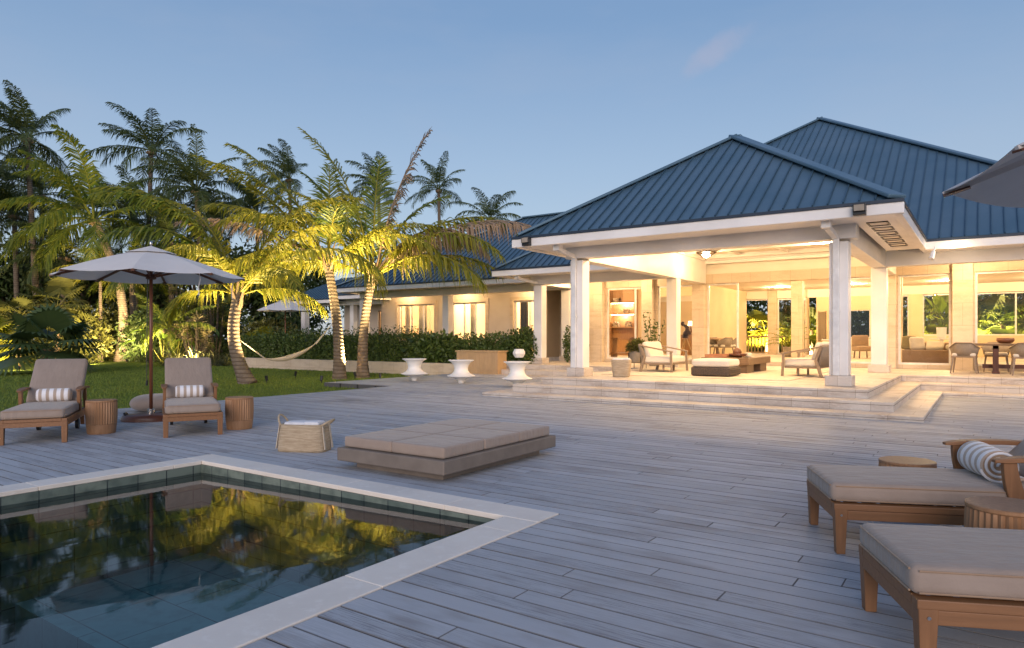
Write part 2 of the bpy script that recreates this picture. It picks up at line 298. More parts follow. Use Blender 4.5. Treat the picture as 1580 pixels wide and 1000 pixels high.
# ------------------------------------------------------------------ mesh building
ORG = {}
class MB:
    def __init__(s): s.v = []; s.f = []; s.r = []
    def add(s, vs, fs, r=.5):
        o = len(s.v); s.v.extend(tuple(p) for p in vs)
        s.f.extend(tuple(i+o for i in f) for f in fs); s.r.extend([r]*len(fs)); return s
    def box(s, x0, y0, z0, x1, y1, z1, r=.5):
        return s.add([(x0,y0,z0),(x1,y0,z0),(x1,y1,z0),(x0,y1,z0),(x0,y0,z1),(x1,y0,z1),(x1,y1,z1),(x0,y1,z1)],
                     [(0,3,2,1),(4,5,6,7),(0,1,5,4),(1,2,6,5),(2,3,7,6),(3,0,4,7)], r)
    def frustum(s, c0, w0, d0, z0, c1, w1, d1, z1):
        q = [(c0[0]+a*w0/2, c0[1]+b*d0/2, z0) for a, b in ((-1,-1),(1,-1),(1,1),(-1,1))] + [(c1[0]+a*w1/2, c1[1]+b*d1/2, z1) for a, b in ((-1,-1),(1,-1),(1,1),(-1,1))]
        return s.add(q, [(0,3,2,1),(4,5,6,7),(0,1,5,4),(1,2,6,5),(2,3,7,6),(3,0,4,7)])
    def bar(s, p, q, w, h, up=(0,0,1), w1=None, h1=None):
        p = Vector(p); q = Vector(q); d = (q-p).normalized(); u = Vector(up)
        sd = d.cross(u)
        if sd.length < 1e-4: sd = d.cross(Vector((1,0,0)))
        sd.normalize(); u = sd.cross(d); w1 = w if w1 is None else w1; h1 = h if h1 is None else h1
        vs = [c + sd*a*ww/2 + u*b*hh/2 for c, ww, hh in ((p,w,h),(q,w1,h1)) for a, b in ((-1,-1),(1,-1),(1,1),(-1,1))]
        return s.add(vs, [(0,3,2,1),(4,5,6,7),(0,1,5,4),(1,2,6,5),(2,3,7,6),(3,0,4,7)])
    def sweep(s, pts, ws, hs, side):
        side = Vector(side).normalized(); pts = [Vector(p) for p in pts]; n = len(pts); vs = []
        for i, p in enumerate(pts):
            d = (pts[min(i+1,n-1)]-pts[max(i-1,0)]).normalized(); u = side.cross(d).normalized()
            vs += [p+side*a*ws[i]/2+u*b*hs[i]/2 for a, b in ((-1,-1),(1,-1),(1,1),(-1,1))]
        fs = [(4*i+k, 4*i+(k+1)%4, 4*i+4+(k+1)%4, 4*i+4+k) for i in range(n-1) for k in range(4)]
        return s.add(vs, fs+[(3,2,1,0), (4*n-4,4*n-3,4*n-2,4*n-1)])
    def tube(s, pts, rad, seg=8, cap=True, r=.5):
        pts = [Vector(p) for p in pts]; n = len(pts)
        if not hasattr(rad, '__len__'): rad = [rad]*n
        vs = []; prev = None
        for i, p in enumerate(pts):
            d = (pts[min(i+1,n-1)] - pts[max(i-1,0)]).normalized()
            a = prev if prev is not None else (Vector((1,0,0)) if abs(d.x) < .9 else Vector((0,1,0)))
            a = (a - d*a.dot(d)).normalized(); prev = a; b = d.cross(a)
            for k in range(seg):
                t = 2*math.pi*k/seg; vs.append(p + (a*math.cos(t)+b*math.sin(t))*rad[i])
        fs = [(i*seg+k, i*seg+(k+1)%seg, (i+1)*seg+(k+1)%seg, (i+1)*seg+k) for i in range(n-1) for k in range(seg)]
        if cap: fs += [tuple(range(seg-1,-1,-1)), tuple((n-1)*seg+k for k in range(seg))]
        return s.add(vs, fs, r)
    def lathe(s, prof, c=(0,0,0), seg=32, flute=0, nfl=0):
        vs = []
        for (rr, z) in prof:
            for k in range(seg):
                t = 2*math.pi*k/seg
                q = rr*(1 - flute*(.5+.5*math.cos(nfl*t))) if flute else rr
                vs.append((c[0]+q*math.cos(t), c[1]+q*math.sin(t), c[2]+z))
        n = len(prof)
        fs = [(i*seg+k, i*seg+(k+1)%seg, (i+1)*seg+(k+1)%seg, (i+1)*seg+k) for i in range(n-1) for k in range(seg)]
        fs += [tuple(range(seg-1,-1,-1)), tuple((n-1)*seg+k for k in range(seg))]
        return s.add(vs, fs)
    def rbox(s, c, size, r=.04, bulge=0., n=6, side=0.):
        h = Vector(size)/2
        def axis(hh):
            rr = min(r, hh*.98); out = [-hh + rr*(1-math.cos(a*math.pi/8))*1.0 for a in range(0, 4)]
            out += [-(hh-rr) + 2*(hh-rr)*i/n for i in range(n+1)]
            out += [hh - rr*(1-math.cos(a*math.pi/8)) for a in range(3, -1, -1)]
            return out
        A = [axis(h[0]), axis(h[1]), axis(h[2])]
        def put(p):
            p = Vector(p); inn = Vector([max(-(h[i]-min(r,h[i]*.98)), min(h[i]-min(r,h[i]*.98), p[i])) for i in range(3)])
            d = p-inn; rr = min(r, min(h)*.98)
            q = inn + (d.normalized()*rr if d.length > 1e-6 else d)
            ux, uy, uz = q[0]/h[0], q[1]/h[1], q[2]/h[2]
            b = bulge*(1-ux*ux)*(1-uy*uy)
            q[2] += b*(1 if uz > 0 else -.3)*abs(uz)
            if side: q[0] += side*(1-uy*uy)*(1-uz*uz)*ux; q[1] += side*(1-ux*ux)*(1-uz*uz)*uy
            return q + Vector(c)
        for ax in range(3):
            i, j = (ax+1)%3, (ax+2)%3
            for sg in (-1, 1):
                vs = []
                for a in A[i]:
                    for bq in A[j]:
                        p = [0,0,0]; p[ax] = sg*h[ax]; p[i] = a; p[j] = bq; vs.append(put(p))
                ni, nj = len(A[i]), len(A[j])
                fs = []
                for a in range(ni-1):
                    for bq in range(nj-1):
                        q = (a*nj+bq, (a+1)*nj+bq, (a+1)*nj+bq+1, a*nj+bq+1)
                        fs.append(q if sg > 0 else q[::-1])
                s.add(vs, fs)
        return s
    def xform(s, M, start=0):
        s.v[start:] = [tuple(M @ Vector(p)) for p in s.v[start:]]; return s
    def build(s, name, mat, parent=None, world=False, smooth=False, bevel=0, weld=False):
        vs = s.v
        if world and parent is not None:
            o = ORG.get(parent.name, (0,0,0)); vs = [(p[0]-o[0], p[1]-o[1], p[2]-o[2]) for p in vs]
        me = bpy.data.meshes.new(name); me.from_pydata(vs, [], s.f)
        a = me.attributes.new('rand', 'FLOAT', 'FACE'); a.data.foreach_set('value', s.r)
        me.materials.append(MATS[mat]); me.update()
        if smooth: me.shade_smooth()
        o = bpy.data.objects.new(name, me); COL.objects.link(o)
        if parent is not None:
            o.parent = parent; ORG[o.name] = ORG.get(parent.name, (0,0,0))
        if weld:
            md = o.modifiers.new('weld', 'WELD'); md.merge_threshold = .0004
        if bevel:
            md = o.modifiers.new('bevel', 'BEVEL'); md.width = bevel; md.segments = 2; md.limit_method = 'ANGLE'; md.angle_limit = R(40)
        return o
def thing(name, label, cat, loc=(0,0,0), rz=0, group=None):
    o = bpy.data.objects.new(name, None); COL.objects.link(o); o.empty_display_size = .2
    o.location = loc; o.rotation_euler = (0,0,rz); ORG[o.name] = tuple(loc)
    o['label'] = label; o['category'] = cat
    if group: o['group'] = group
    return o
def tag(o, label, cat, group=None, kind=None):
    if label: o['label'] = label
    if cat: o['category'] = cat
    if group: o['group'] = group
    if kind: o['kind'] = kind
    return o
def structure(o, label=None):
    o['kind'] = 'structure'
    if label: o['label'] = label
    return o
def dup(root, loc, rz, label, group=None):
    def cp(o, par):
        c = o.copy(); COL.objects.link(c)
        if par is not None: c.parent = par
        ORG[c.name] = ORG.get(par.name, (0,0,0)) if par is not None else tuple(loc)
        for ch in list(o.children): cp(ch, c)
        return c
    c = cp(root, None); c.location = loc; c.rotation_euler = (0,0,rz); c['label'] = label
    if group: c['group'] = group
    return c
def lamp(name, loc, watts, col=(1,.74,.42), radius=.08, parent=None, kind='POINT', target=None, size=R(60), blend=.6):
    d = bpy.data.lights.new(name, kind); d.energy = watts; d.color = col
    if kind == 'AREA': d.size = radius
    else: d.shadow_soft_size = radius
    if kind == 'SPOT': d.spot_size = size; d.spot_blend = blend
    o = bpy.data.objects.new(name, d); COL.objects.link(o); o.location = loc
    if target is not None:
        o.rotation_euler = (Vector(target)-Vector(loc)).to_track_quat('-Z','Y').to_euler()
    if parent is not None:
        og = Vector(ORG.get(parent.name, (0,0,0))); o.parent = parent; o.location = Vector(loc)-og
    return o
# directions of the view, used to lay out plants round the garden by compass bearing
RT = Vector((math.cos(R(34.7)), math.sin(R(34.7)), 0)); FW = Vector((-math.sin(R(34.7)), math.cos(R(34.7)), 0))
# ================================================================== the setting
LZ = -.12                                    # lawn level, the deck top is 0
def sheet(name, rects, z, mat, nx=1):
    b = MB()
    for (x0,y0,x1,y1) in rects: b.add([(x0,y0,z),(x1,y0,z),(x1,y1,z),(x0,y1,z)], [(0,1,2,3)])
    return structure(b.build(name, mat))
DX0, DX1, DY0, DY1 = -12.9, 16.0, 4.326-0.139*82, 19.2
sheet('lawn', [(-400,-300,DX0,600), (DX1,-300,400,600), (DX0,19.0,DX1,600), (DX0,-300,DX1,DY0)], LZ, 'lawn')
PX0, PX1, PY1 = -7.03, -2.57, 4.32           # outer edge of the coping
CW = .29
def deck():
    b = MB(); pitch = 0.139; y = DY0; rr = random.Random(3)
    while y < DY1-.01:
        y1 = y+pitch-.0068
        x0 = -15.5 if y > 13.0 else DX0
        spans = [(x0, DX1)]
        if y < PY1-.01: spans = [(x0, PX0-.006), (PX1+.006, DX1)] if y1 <= PY1 else []
        if y < PY1 < y1:
            spans = [(x0, DX1)]; y = PY1+.006
        for (a, c) in spans:
            x = a
            first = rr.uniform(.6, 3.6)
            while x < c-.01:
                e = min(c, x+(first if x == a else rr.choice((2.4,3.0,3.6,4.2))))
                if c-e < .3: e = c
                dz = rr.uniform(-.0015,.0015)
                b.box(x+.001, y, -.028+dz, e-.001, y1, dz, rr.random()); x = e
        y = y1+.0068
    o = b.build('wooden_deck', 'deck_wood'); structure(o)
    md = o.modifiers.new('bevel','BEVEL'); md.width = .0035; md.segments = 1
    u = MB()
    u.box(DX0+.03, DY0, -.30, PX0-.02, 13.05, -.05); u.box(PX1+.02, DY0, -.30, DX1, 13.05, -.05)
    u.box(PX0-.02, PY1+.02, -.30, PX1+.02, 13.05, -.05); u.box(-15.46, 13.10, -.30, DX1, DY1, -.052)
    structure(u.build('deck_joists', 'deck_under'))
    f = MB()
    f.box(-15.52, 13.02, -.24, DX0-.003, 13.06, -.004); f.box(-15.56, 13.02, -.24, -15.52, 17.6, -.004)
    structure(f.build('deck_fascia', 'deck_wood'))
    k = MB()
    for x in (-14.9, -14.2, -13.5): k.box(x, 13.005, -.235, x+.05, 13.019, -.006)
    structure(k.build('deck_fascia_joints', 'deck_under'))
deck()
def pool():
    b = MB(); rr = random.Random(5)
    # coping slabs, butted, with hair joints
    def run(a0, a1, fn):
        a = a0
        while a < a1-.01:
            e = min(a1, a+1.2); fn(a+.0012, e-.0012, rr.uniform(-.0006,.0006)); a = e
    run(PX0, PX1, lambda s,e,d: b.box(s, PY1-CW, -.035, e, PY1, .006+d))
    run(DY0, PY1-CW-.002, lambda s,e,d: b.box(PX0, s, -.035, PX0+CW, e, .006+d))
    run(DY0, PY1-CW-.002, lambda s,e,d: b.box(PX1-CW, s, -.035, PX1, e, .006+d))
    structure(b.build('pool_coping', 'coping', bevel=.006))
    x0, x1, y1 = PX0+CW+.015, PX1-CW-.015, PY1-CW-.015
    t = MB()
    t.box(x0-.15, y1, -2.2, x1+.15, y1+.15, -.036); t.box(x0-.15, DY0, -2.2, x0, y1, -.036); t.box(x1, DY0, -2.2, x1+.15, y1, -.036); t.box(x0,DY0-.15,-2.2,x1,DY0,-.036)
    structure(t.build('pool_wall', 'pool_tile'))
    f = MB(); f.box(x0, 2.35, -2.2, x1, y1, -.95); f.box(x0, DY0, -2.2, x1, 2.35, -1.75)
    structure(f.build('pool_floor', 'pool_floor'))
    wa = MB(); wa.add([(x0,DY0,-.062),(x1,DY0,-.062),(x1,y1,-.062),(x0,y1,-.115)], [(0,1,2,3)])
    structure(wa.build('pool_water', 'pool_water'))
pool()
FZ = .38                                     # terrace floor
def terrace():
    b = MB(); z = (.08, .23, FZ)
    for k in range(3):
        e = (2-k)
        xr, xl, fy, ly = (-1.67+.455*e, -8.35-.40*e, 13.25-.60*e, 19.05-.70*e)
        zb = -.02 if k == 0 else z[k-1]-.03
        b.box(xl, fy, zb, xr, 22.6, z[k])                         # pavilion platform tier
        b.box(xr-.002, ly, zb+.001, 9.0, 22.6, z[k]-.0005)        # right hand tier
        b.box(-13.5-.40*e, ly-.01, zb+.001, xl+.002, 22.6, z[k]-.0005)
    structure(b.build('stone_terrace', 'travertine_step', bevel=.012))
    # thin dark strips, the shadow line under every nosing painted in
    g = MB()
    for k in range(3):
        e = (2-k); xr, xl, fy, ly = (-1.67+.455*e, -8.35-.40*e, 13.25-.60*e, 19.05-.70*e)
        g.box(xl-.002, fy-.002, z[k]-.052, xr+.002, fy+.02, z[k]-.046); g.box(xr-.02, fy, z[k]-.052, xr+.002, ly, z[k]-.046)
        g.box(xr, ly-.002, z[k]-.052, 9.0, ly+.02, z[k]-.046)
    structure(g.build('stone_step_shadow_strips', 'soil'))
terrace()

# ================================================================== the villa
villa = thing('villa', 'long cream villa with blue standing seam hip roofs and a lit open pavilion', 'house', (-5.05, 20.0, FZ))
def part(b, name, mat, parent=None, **k): return b.build(name, mat, parent or villa, world=True, **k)
def roof_face(poly, spacing, parent, name='roof', thick=.06):
    """poly[0]->poly[1] is the eave; returns the roof sheet with standing seams as sub-part"""
    P = [Vector(p) for p in poly]; e = (P[1]-P[0]).normalized()
    nrm = (P[1]-P[0]).cross(P[2]-P[0]).normalized(); nrm = nrm if nrm.z > 0 else -nrm
    sdir = nrm.cross(e).normalized(); sdir = sdir if sdir.z > 0 else -sdir
    q = [((p-P[0]).dot(e), (p-P[0]).dot(sdir)) for p in P]
    b = MB(); n = len(P)
    vs = [p for p in P] + [p-nrm*thick for p in P]
    fs = [tuple(range(n)), tuple(range(2*n-1, n-1, -1))] + [(i, i+n, (i+1)%n+n, (i+1)%n) for i in range(n)]
    b.add(vs, fs); o = part(b, name, 'roof_blue', parent)
    s = MB(); u = min(a for a,_ in q)+spacing*.5; umax = max(a for a,_ in q)
    while u < umax:
        hits = []
        for i in range(n):
            (a0,b0),(a1,b1) = q[i], q[(i+1)%n]
            if abs(a1-a0) > 1e-6 and min(a0,a1) <= u <= max(a0,a1): hits.append(b0+(u-a0)/(a1-a0)*(b1-b0))
        if len(hits) >= 2 and max(hits)-min(hits) > .15:
            p0 = P[0]+e*u+sdir*min(hits); p1 = P[0]+e*u+sdir*max(hits)
            s.bar(p0+nrm*.017, p1+nrm*.017, .020, .036, nrm)
        u += spacing
    part(s, 'seams', 'roof_seam', o)
    return o
def cap(p, q, parent, wd=.30):
    b = MB(); b.bar(Vector(p)+Vector((0,0,.03)), Vector(q)+Vector((0,0,.03)), wd, .07); part(b, 'hip_cap', 'roof_blue', parent, bevel=.02)
EZ, TP = 3.62, .67
def eave(pts, out, name='gutter'):
    """fascia gutter along an eave polyline: white trough and a dark lip over it"""
    b = MB(); d = MB()
    for i in range(len(pts)-1):
        p, q = Vector(pts[i]), Vector(pts[i+1])
        b.bar(p+Vector((0,0,-.145)), q+Vector((0,0,-.145)), .13, .19)
        d.bar(p+Vector((0,0,-.025)), q+Vector((0,0,-.025)), .19, .05)
    g = part(b, name, 'white_paint', bevel=.012); part(d, 'drip_edge', 'roof_trim_dark', g)
    return g
# --- pavilion roof, main pyramid roof, left wing roof, far block roofs
AX = -5.05; A = (AX, 16.9, EZ+3.85*TP)
r0 = roof_face([(-8.9,13.05,EZ), (-1.2,13.05,EZ), A], .25, villa)
V0 = (AX, 18.85+3.85, EZ+3.85*TP)
roof_face([(-1.2,13.05,EZ), (-1.2,18.85,EZ), V0, A], .25, villa)
roof_face([(-8.9,18.85,EZ), (-8.9,13.05,EZ), A, V0], .25, villa)
cap((-8.9,13.05,EZ), A, r0); cap((-1.2,13.05,EZ), A, r0, .34); cap(A, V0, r0)
MX0, MX1 = -13.75, 3.65; MH = (MX1-MX0)/2; MA = (AX, 18.85+MH, EZ+MH*TP); MYB = 18.85+2*MH
r1 = roof_face([(MX0,18.85,EZ), (-8.9,18.85,EZ), V0, (-1.2,18.85,EZ), (MX1,18.85,EZ), MA], .25, villa)
roof_face([(MX1,18.85,EZ), (MX1,MYB,EZ), MA], .25, villa); roof_face([(MX1,MYB,EZ), (MX0,MYB,EZ), MA], .25, villa); roof_face([(MX0,MYB,EZ), (MX0,18.85,EZ), MA], .25, villa)
cap((MX0,18.85,EZ), MA, r1); cap((MX1,18.85,EZ), MA, r1, .34)
WZ = EZ+4.7*TP
r2 = roof_face([(-25.0,21.5,EZ), (-11.0,21.5,EZ), (-11.0,26.2,WZ), (-17.5,26.2,WZ)], .26, villa)
roof_face([(-25.0,30.9,EZ), (-25.0,21.5,EZ), (-17.5,26.2,WZ)], .26, villa); roof_face([(-11,30.9,EZ), (-25.0,30.9,EZ), (-17.5,26.2,WZ), (-11,26.2,WZ)], .26, villa)
cap((-25.0,21.5,EZ), (-17.5,26.2,WZ), r2); cap((-17.5,26.2,WZ), (-11,26.2,WZ), r2)
FH = 5.9; FZR = EZ+FH*TP
r3 = roof_face([(-29.6,25.3,EZ), (-16,25.3,EZ), (-19,31.2,FZR), (-23.7,31.2,FZR)], .27, villa)
roof_face([(-29.6,37.1,EZ), (-29.6,25.3,EZ), (-23.7,31.2,FZR)], .27, villa)
cap((-29.6,25.3,EZ), (-23.7,31.2,FZR), r3)
r4 = roof_face([(-34.6,25.6,EZ-.15), (-28.4,25.6,EZ-.15), (-28.4,28.2,EZ+1.25), (-32.0,28.2,EZ+1.25)], .27, villa)
roof_face([(-34.6,30.8,EZ-.15), (-34.6,25.6,EZ-.15), (-32.0,28.2,EZ+1.25)], .27, villa)
eave([(-9.0,13.05,EZ-.02), (-1.1,13.05,EZ-.02)], 1)
eave([(-1.2,13.0,EZ-.021), (-1.2,18.9,EZ-.021)], 1); eave([(-8.9,13.0,EZ-.021), (-8.9,18.9,EZ-.021)], 1)
eave([(-1.14,18.85,EZ-.022), (3.75,18.85,EZ-.022)], 1); eave([(MX0-.1,18.85,EZ-.022), (-8.96,18.85,EZ-.022)], 1); eave([(MX0,18.8,EZ-.023), (MX0,23,EZ-.023)], 1)
eave([(-25.1,21.5,EZ-.022), (-13.0,21.5,EZ-.022)], 1); eave([(-25.0,21.45,EZ-.023), (-25.0,26,EZ-.023)], 1)
eave([(-29.7,25.3,EZ-.022), (-25.1,25.3,EZ-.022)], 1); eave([(-34.7,25.6,EZ-.172), (-29.7,25.6,EZ-.172)], 1)
# --- soffits
b = MB(); SZ = 3.40
b.box(-8.84,13.11,SZ,-1.26,13.99,SZ+.03); b.box(-1.96,13.99,SZ,-1.80,18.9,SZ+.03); b.box(-1.44,13.99,SZ,-1.26,18.9,SZ+.03)
b.box(-1.80,18.3,SZ,-1.44,18.9,SZ+.03); b.box(-8.84,13.99,SZ,-8.15,18.9,SZ+.03)
b.box(-1.26,18.91,SZ,3.6,19.88,SZ+.031); b.box(-13.7,18.91,SZ,-8.84,19.88,SZ+.031); b.box(-24.9,21.56,SZ,-13,22.5,SZ+.03); b.box(-24.9,22.81,SZ,-24.4,27,SZ+.03)
b.box(-29.5,25.36,SZ,-25.06,26.4,SZ+.03); b.box(-34.5,25.66,SZ-.15,-29.6,26.4,SZ-.12)
part(b, 'soffit', 'white_paint')
for k in range(6):                           # six framed vents let into the right hand soffit
    y0 = 14.05+k*.70; f = MB()
    for (a0,c0,a1,c1) in ((-1.795,y0,-1.445,y0+.03), (-1.795,y0+.44,-1.445,y0+.47), (-1.795,y0+.03,-1.765,y0+.44), (-1.475,y0+.03,-1.445,y0+.44)): f.box(a0,c0,SZ-.012,a1,c1,SZ+.02)
    v = part(f, 'soffit_vent', 'black_metal'); p = MB(); p.box(-1.764,y0+.031,SZ+.004,-1.476,y0+.439,SZ+.008); part(p, 'vent_mesh', 'cream_plaster', v)
    p = MB(); p.box(-1.796,y0+.471,SZ,-1.444,y0+.699,SZ+.031); part(p, 'soffit_panel', 'white_paint')
# --- columns with plinths (each its own part), downspouts on the front pair
BB = 3.09                                    # underside of the beams
def column(x, y, wd=.33, base=FZ, top=BB, spout=0, mat='white_paint'):
    c = MB(); c.box(x-wd/2, y-wd/2, base+.20, x+wd/2, y+wd/2, top)
    o = part(c, 'column', mat, bevel=.012)
    p = MB(); p.box(x-wd/2-.065, y-wd/2-.065, base, x+wd/2+.065, y+wd/2+.065, base+.20); part(p, 'plinth', 'travertine_step', o, bevel=.015)
    if spout:
        s = MB(); xs = x-.035; yf = y-wd/2
        s.box(xs-.055, yf-.085, base+.20, xs+.055, yf-.002, SZ-.25)
        s.bar((xs, yf-.045, SZ-.24), (xs-.05, 13.35, SZ-.12), .105, .09); s.box(xs-.13, 13.20, SZ-.15, xs+.03, 13.38, SZ-.005)
        part(s, 'downspout', 'white_metal', o, bevel=.01)
        k = MB(); k.box(xs-.07, yf-.095, 1.75, xs+.07, yf-.0015, 1.79); part(k, 'downspout_bracket', 'white_metal', o)
    return o
column(-7.85,14.15,spout=1); column(-2.25,14.15,spout=1); column(-7.85,20.05); column(-2.25,20.05,.36)
column(-12.7,20.05); column(-13.1,22.65,.36); column(-19.06,22.65); column(-24.2,22.65); column(2.6,20.05)
s = MB(); s.bar((-12.7,19.86,SZ-.25),(-12.95,19.05,SZ-.12),.10,.09); s.box(-13.05,18.98,SZ-.14,-12.88,19.14,SZ-.005); part(s,'downspout','white_metal',bevel=.01)
column(-29.3,26.6,.30); column(-33.0,26.2,.34,base=-.1)
# --- beams
def beam(x0,y0,z0,x1,y1,z1,mat='white_paint'):
    c = MB(); c.box(x0,y0,z0,x1,y1,z1); return part(c,'beam',mat,bevel=.008)
beam(-8.15,13.99,BB+.05,-1.95,14.31,3.979)
beam(-8.01,14.312,BB+.001,-7.69,22.55,3.98); beam(-2.41,14.312,BB+.001,-2.09,19.885,3.98)
beam(-2.41,19.89,BB+.02,9,20.21,SZ+.1); beam(-13.0,19.89,BB+.02,-8.012,20.21,SZ+.1)
beam(-2.40,20.212,BB+.001,-2.10,22.55,3.98)
beam(-24.37,22.5,BB+.02,-13.0,22.80,SZ+.1); beam(-24.36,22.805,BB+.02,-24.04,24.25,SZ-.1); beam(-34.4,26.3,BB,-25.06,26.6,SZ+.1); beam(-13.02,20.212,BB+.03,-12.7,22.6,SZ)
# --- pavilion tray ceiling with a crown mould, loggia ceilings
b = MB(); b.box(-8.0,14.32,3.98,-2.1,22.95,4.03); part(b,'ceiling','cream_plaster')
b = MB()
for k in range(5): b.box(-7.6,15.2+k*1.7,3.86,-2.42,15.32+k*1.7,3.979)
for k in range(3): b.box(-6.5+k*1.45,14.33,3.90,-6.38+k*1.45,22.5,3.978)
part(b,'ceiling_rafters','white_paint')
b = MB(); b.box(-7.688,22.44,3.84,-2.412,22.55,3.975); b.box(-7.688,22.48,3.74,-2.412,22.55,3.835); b.box(-7.688,14.4,3.84,-7.60,22.43,3.975); b.box(-2.50,14.4,3.84,-2.412,22.43,3.975); part(b,'crown_moulding','white_paint')
b = MB(); b.box(-2.08,20.22,3.42,9,22.7,3.45); b.box(-13.0,20.22,3.42,-8.02,22.7,3.45); b.box(-24.0,22.81,3.42,-13.2,24.3,3.45); b.box(-29.4,26.61,3.42,-25.0,28,3.45)
part(b,'loggia_ceiling','cream_plaster')
# --- walls with openings
def wall(y, th, x0, x1, z0, z1, ops, mat, name='wall'):
    c = MB(); x = x0
    for (a, e, lo, hi) in sorted(ops):
        if a > x: c.box(x, y, z0, a, y+th, z1)
        if lo > z0: c.box(a, y, z0, e, y+th, lo)
        if hi < z1: c.box(a, y, hi, e, y+th, z1)
        x = e
    if x1 > x: c.box(x, y, z0, x1, y+th, z1)
    return part(c, name, mat)
IZ, GY, GH = .50, 22.8, 3.10                  # inside floor, glass line, glass head
ops = [(-11.55,-10.05,IZ,GH), (-9.54,-8.20,IZ,GH), (-7.76,-2.62,IZ,GH), (-2.08,-.78,IZ,GH), (-.22,1.46,IZ,GH), (1.60,3.2,IZ,GH)]
wall(GY, .28, -13.3, 9.0, FZ-.02, 3.42, ops, 'travertine')
wall(GY+.04, .22, -8.0, -2.1, 3.421, 4.0, [], 'cream_plaster')
for (x0, x1, dz) in ((-12.6,-11.6,.0), (-10.04,-9.63,.0), (-8.19,-7.77,.12), (-2.56,-2.12,0), (-.74,-.26,.25)):   # projecting stone piers
    c = MB(); c.box(x0, GY-.22, FZ, x1, GY-.003, 3.419 if not dz else min(3.419,GH+dz)); part(c,'pier','travertine',bevel=.006)
def glazing(x0, x1, z0, z1, y, bars=(), horiz=(), fw=.055, mat='white_metal', name='window', glass=True):
    f = MB(); d = .07
    f.box(x0,y,z0,x0+fw,y+d,z1); f.box(x1-fw,y,z0,x1,y+d,z1); f.box(x0+fw,y,z1-fw,x1-fw,y+d,z1); f.box(x0+fw,y,z0,x1-fw,y+d,z0+fw)
    for x in bars: f.box(x-.03,y+.002,z0+fw,x+.03,y+d-.002,z1-fw)
    for zz in horiz: f.box(x0+fw,y+.003,zz-.025,x1-fw,y+d-.003,zz+.025)
    o = part(f, name, mat)
    if glass:
        g = MB(); yy = y+d/2; g.add([(x0+fw,yy,z0+fw),(x1-fw,yy,z0+fw),(x1-fw,yy,z1-fw),(x0+fw,yy,z1-fw)], [(0,1,2,3)]); part(g,'pane','glass',o)
    return o
glazing(-11.55,-10.05,IZ,GH,GY+.1,(-10.42,)); glazing(-9.54,-8.20,IZ,GH,GY+.1)
glazing(-7.76,-6.72,IZ,GH,GY+.10,name='sliding_door'); 
glazing(-2.08,-.78,IZ,GH,GY+.1); glazing(-.22,1.46,IZ,GH,GY+.1); glazing(1.60,3.2,IZ,GH,GY+.1); glazing(-3.70,-2.62,IZ,GH,GY+.1,name='sliding_door')
# --- inside: floor, ceiling, back wall with its openings to the garden
b = MB(); b.box(-14.5,GY+.29,FZ-.05,9,33.3,IZ); part(b,'interior_floor','travertine_step')
b = MB(); b.box(-14.5,GY+.29,3.44,9,33.3,3.5); part(b,'interior_ceiling','cream_plaster')
BY = 33.0
bops = [(-9.62,-8.28,IZ,3.06), (-7.90,-6.66,IZ,3.06), (-6.56,-6.22,IZ,3.06), (-5.72,-4.06,1.26,2.48), (-3.30,-2.62,IZ+.7,3.06), (-2.12,-.94,1.36,3.06), (-.30,1.9,1.36,3.06)]
wall(BY,.25,-14.5,9,FZ,3.08,[q[:3]+(3.08,) if q[3] > 3 else q for q in bops],'golden_plaster','interior_wall')
b = MB(); b.box(-14.39,BY-.02,3.081,8.89,BY+.25,3.439); part(b,'bulkhead','cream_plaster')
b = MB(); b.box(-14.6,GY+.29,FZ,-14.4,33.3,3.44); part(b,'interior_wall','golden_plaster'); b = MB(); b.box(8.9,GY+.29,FZ,9.1,33.3,3.44); part(b,'interior_wall','golden_plaster')
glazing(-9.62,-8.28,IZ,3.06,BY+.08,fw=.04,glass=False); glazing(-7.90,-6.66,IZ,3.06,BY+.08,fw=.05); glazing(-5.72,-4.06,1.26,2.48,BY+.08,fw=.04)
glazing(-2.12,-.94,1.36,3.06,BY+.08,fw=.05); glazing(-.30,1.9,1.36,3.06,BY+.08,(1.0,),fw=.05); glazing(-3.30,-2.62,IZ+.7,3.06,BY+.08,fw=.05)
# left room partition with a lit niche cabinet is furniture; its back wall:
b = MB(); b.box(-14.4,27.4,IZ,-12.2,27.55,3.44); b.box(-9.9,27.4,IZ,-9.3,27.55,3.44); b.box(-9.45,27.56,IZ,-9.3,33,3.44); b.box(-12.2,27.4,3.0,-9.9,27.55,3.44); part(b,'interior_wall','golden_plaster')
# lattice screen panel set on the back wall
b = MB()
for i in range(9):
    for j in range(24):
        if (i+j) % 2 == 0: b.box(-6.10+i*.030, BY-.05, 1.12+j*.055, -6.075+i*.030, BY-.03, 1.165+j*.055)
for a in ((-6.12,1.10,-6.105,2.47),(-5.825,1.10,-5.81,2.47)): b.box(a[0],BY-.055,a[1],a[2],BY-.025,a[3])
part(b,'lattice_screen','dark_rattan')
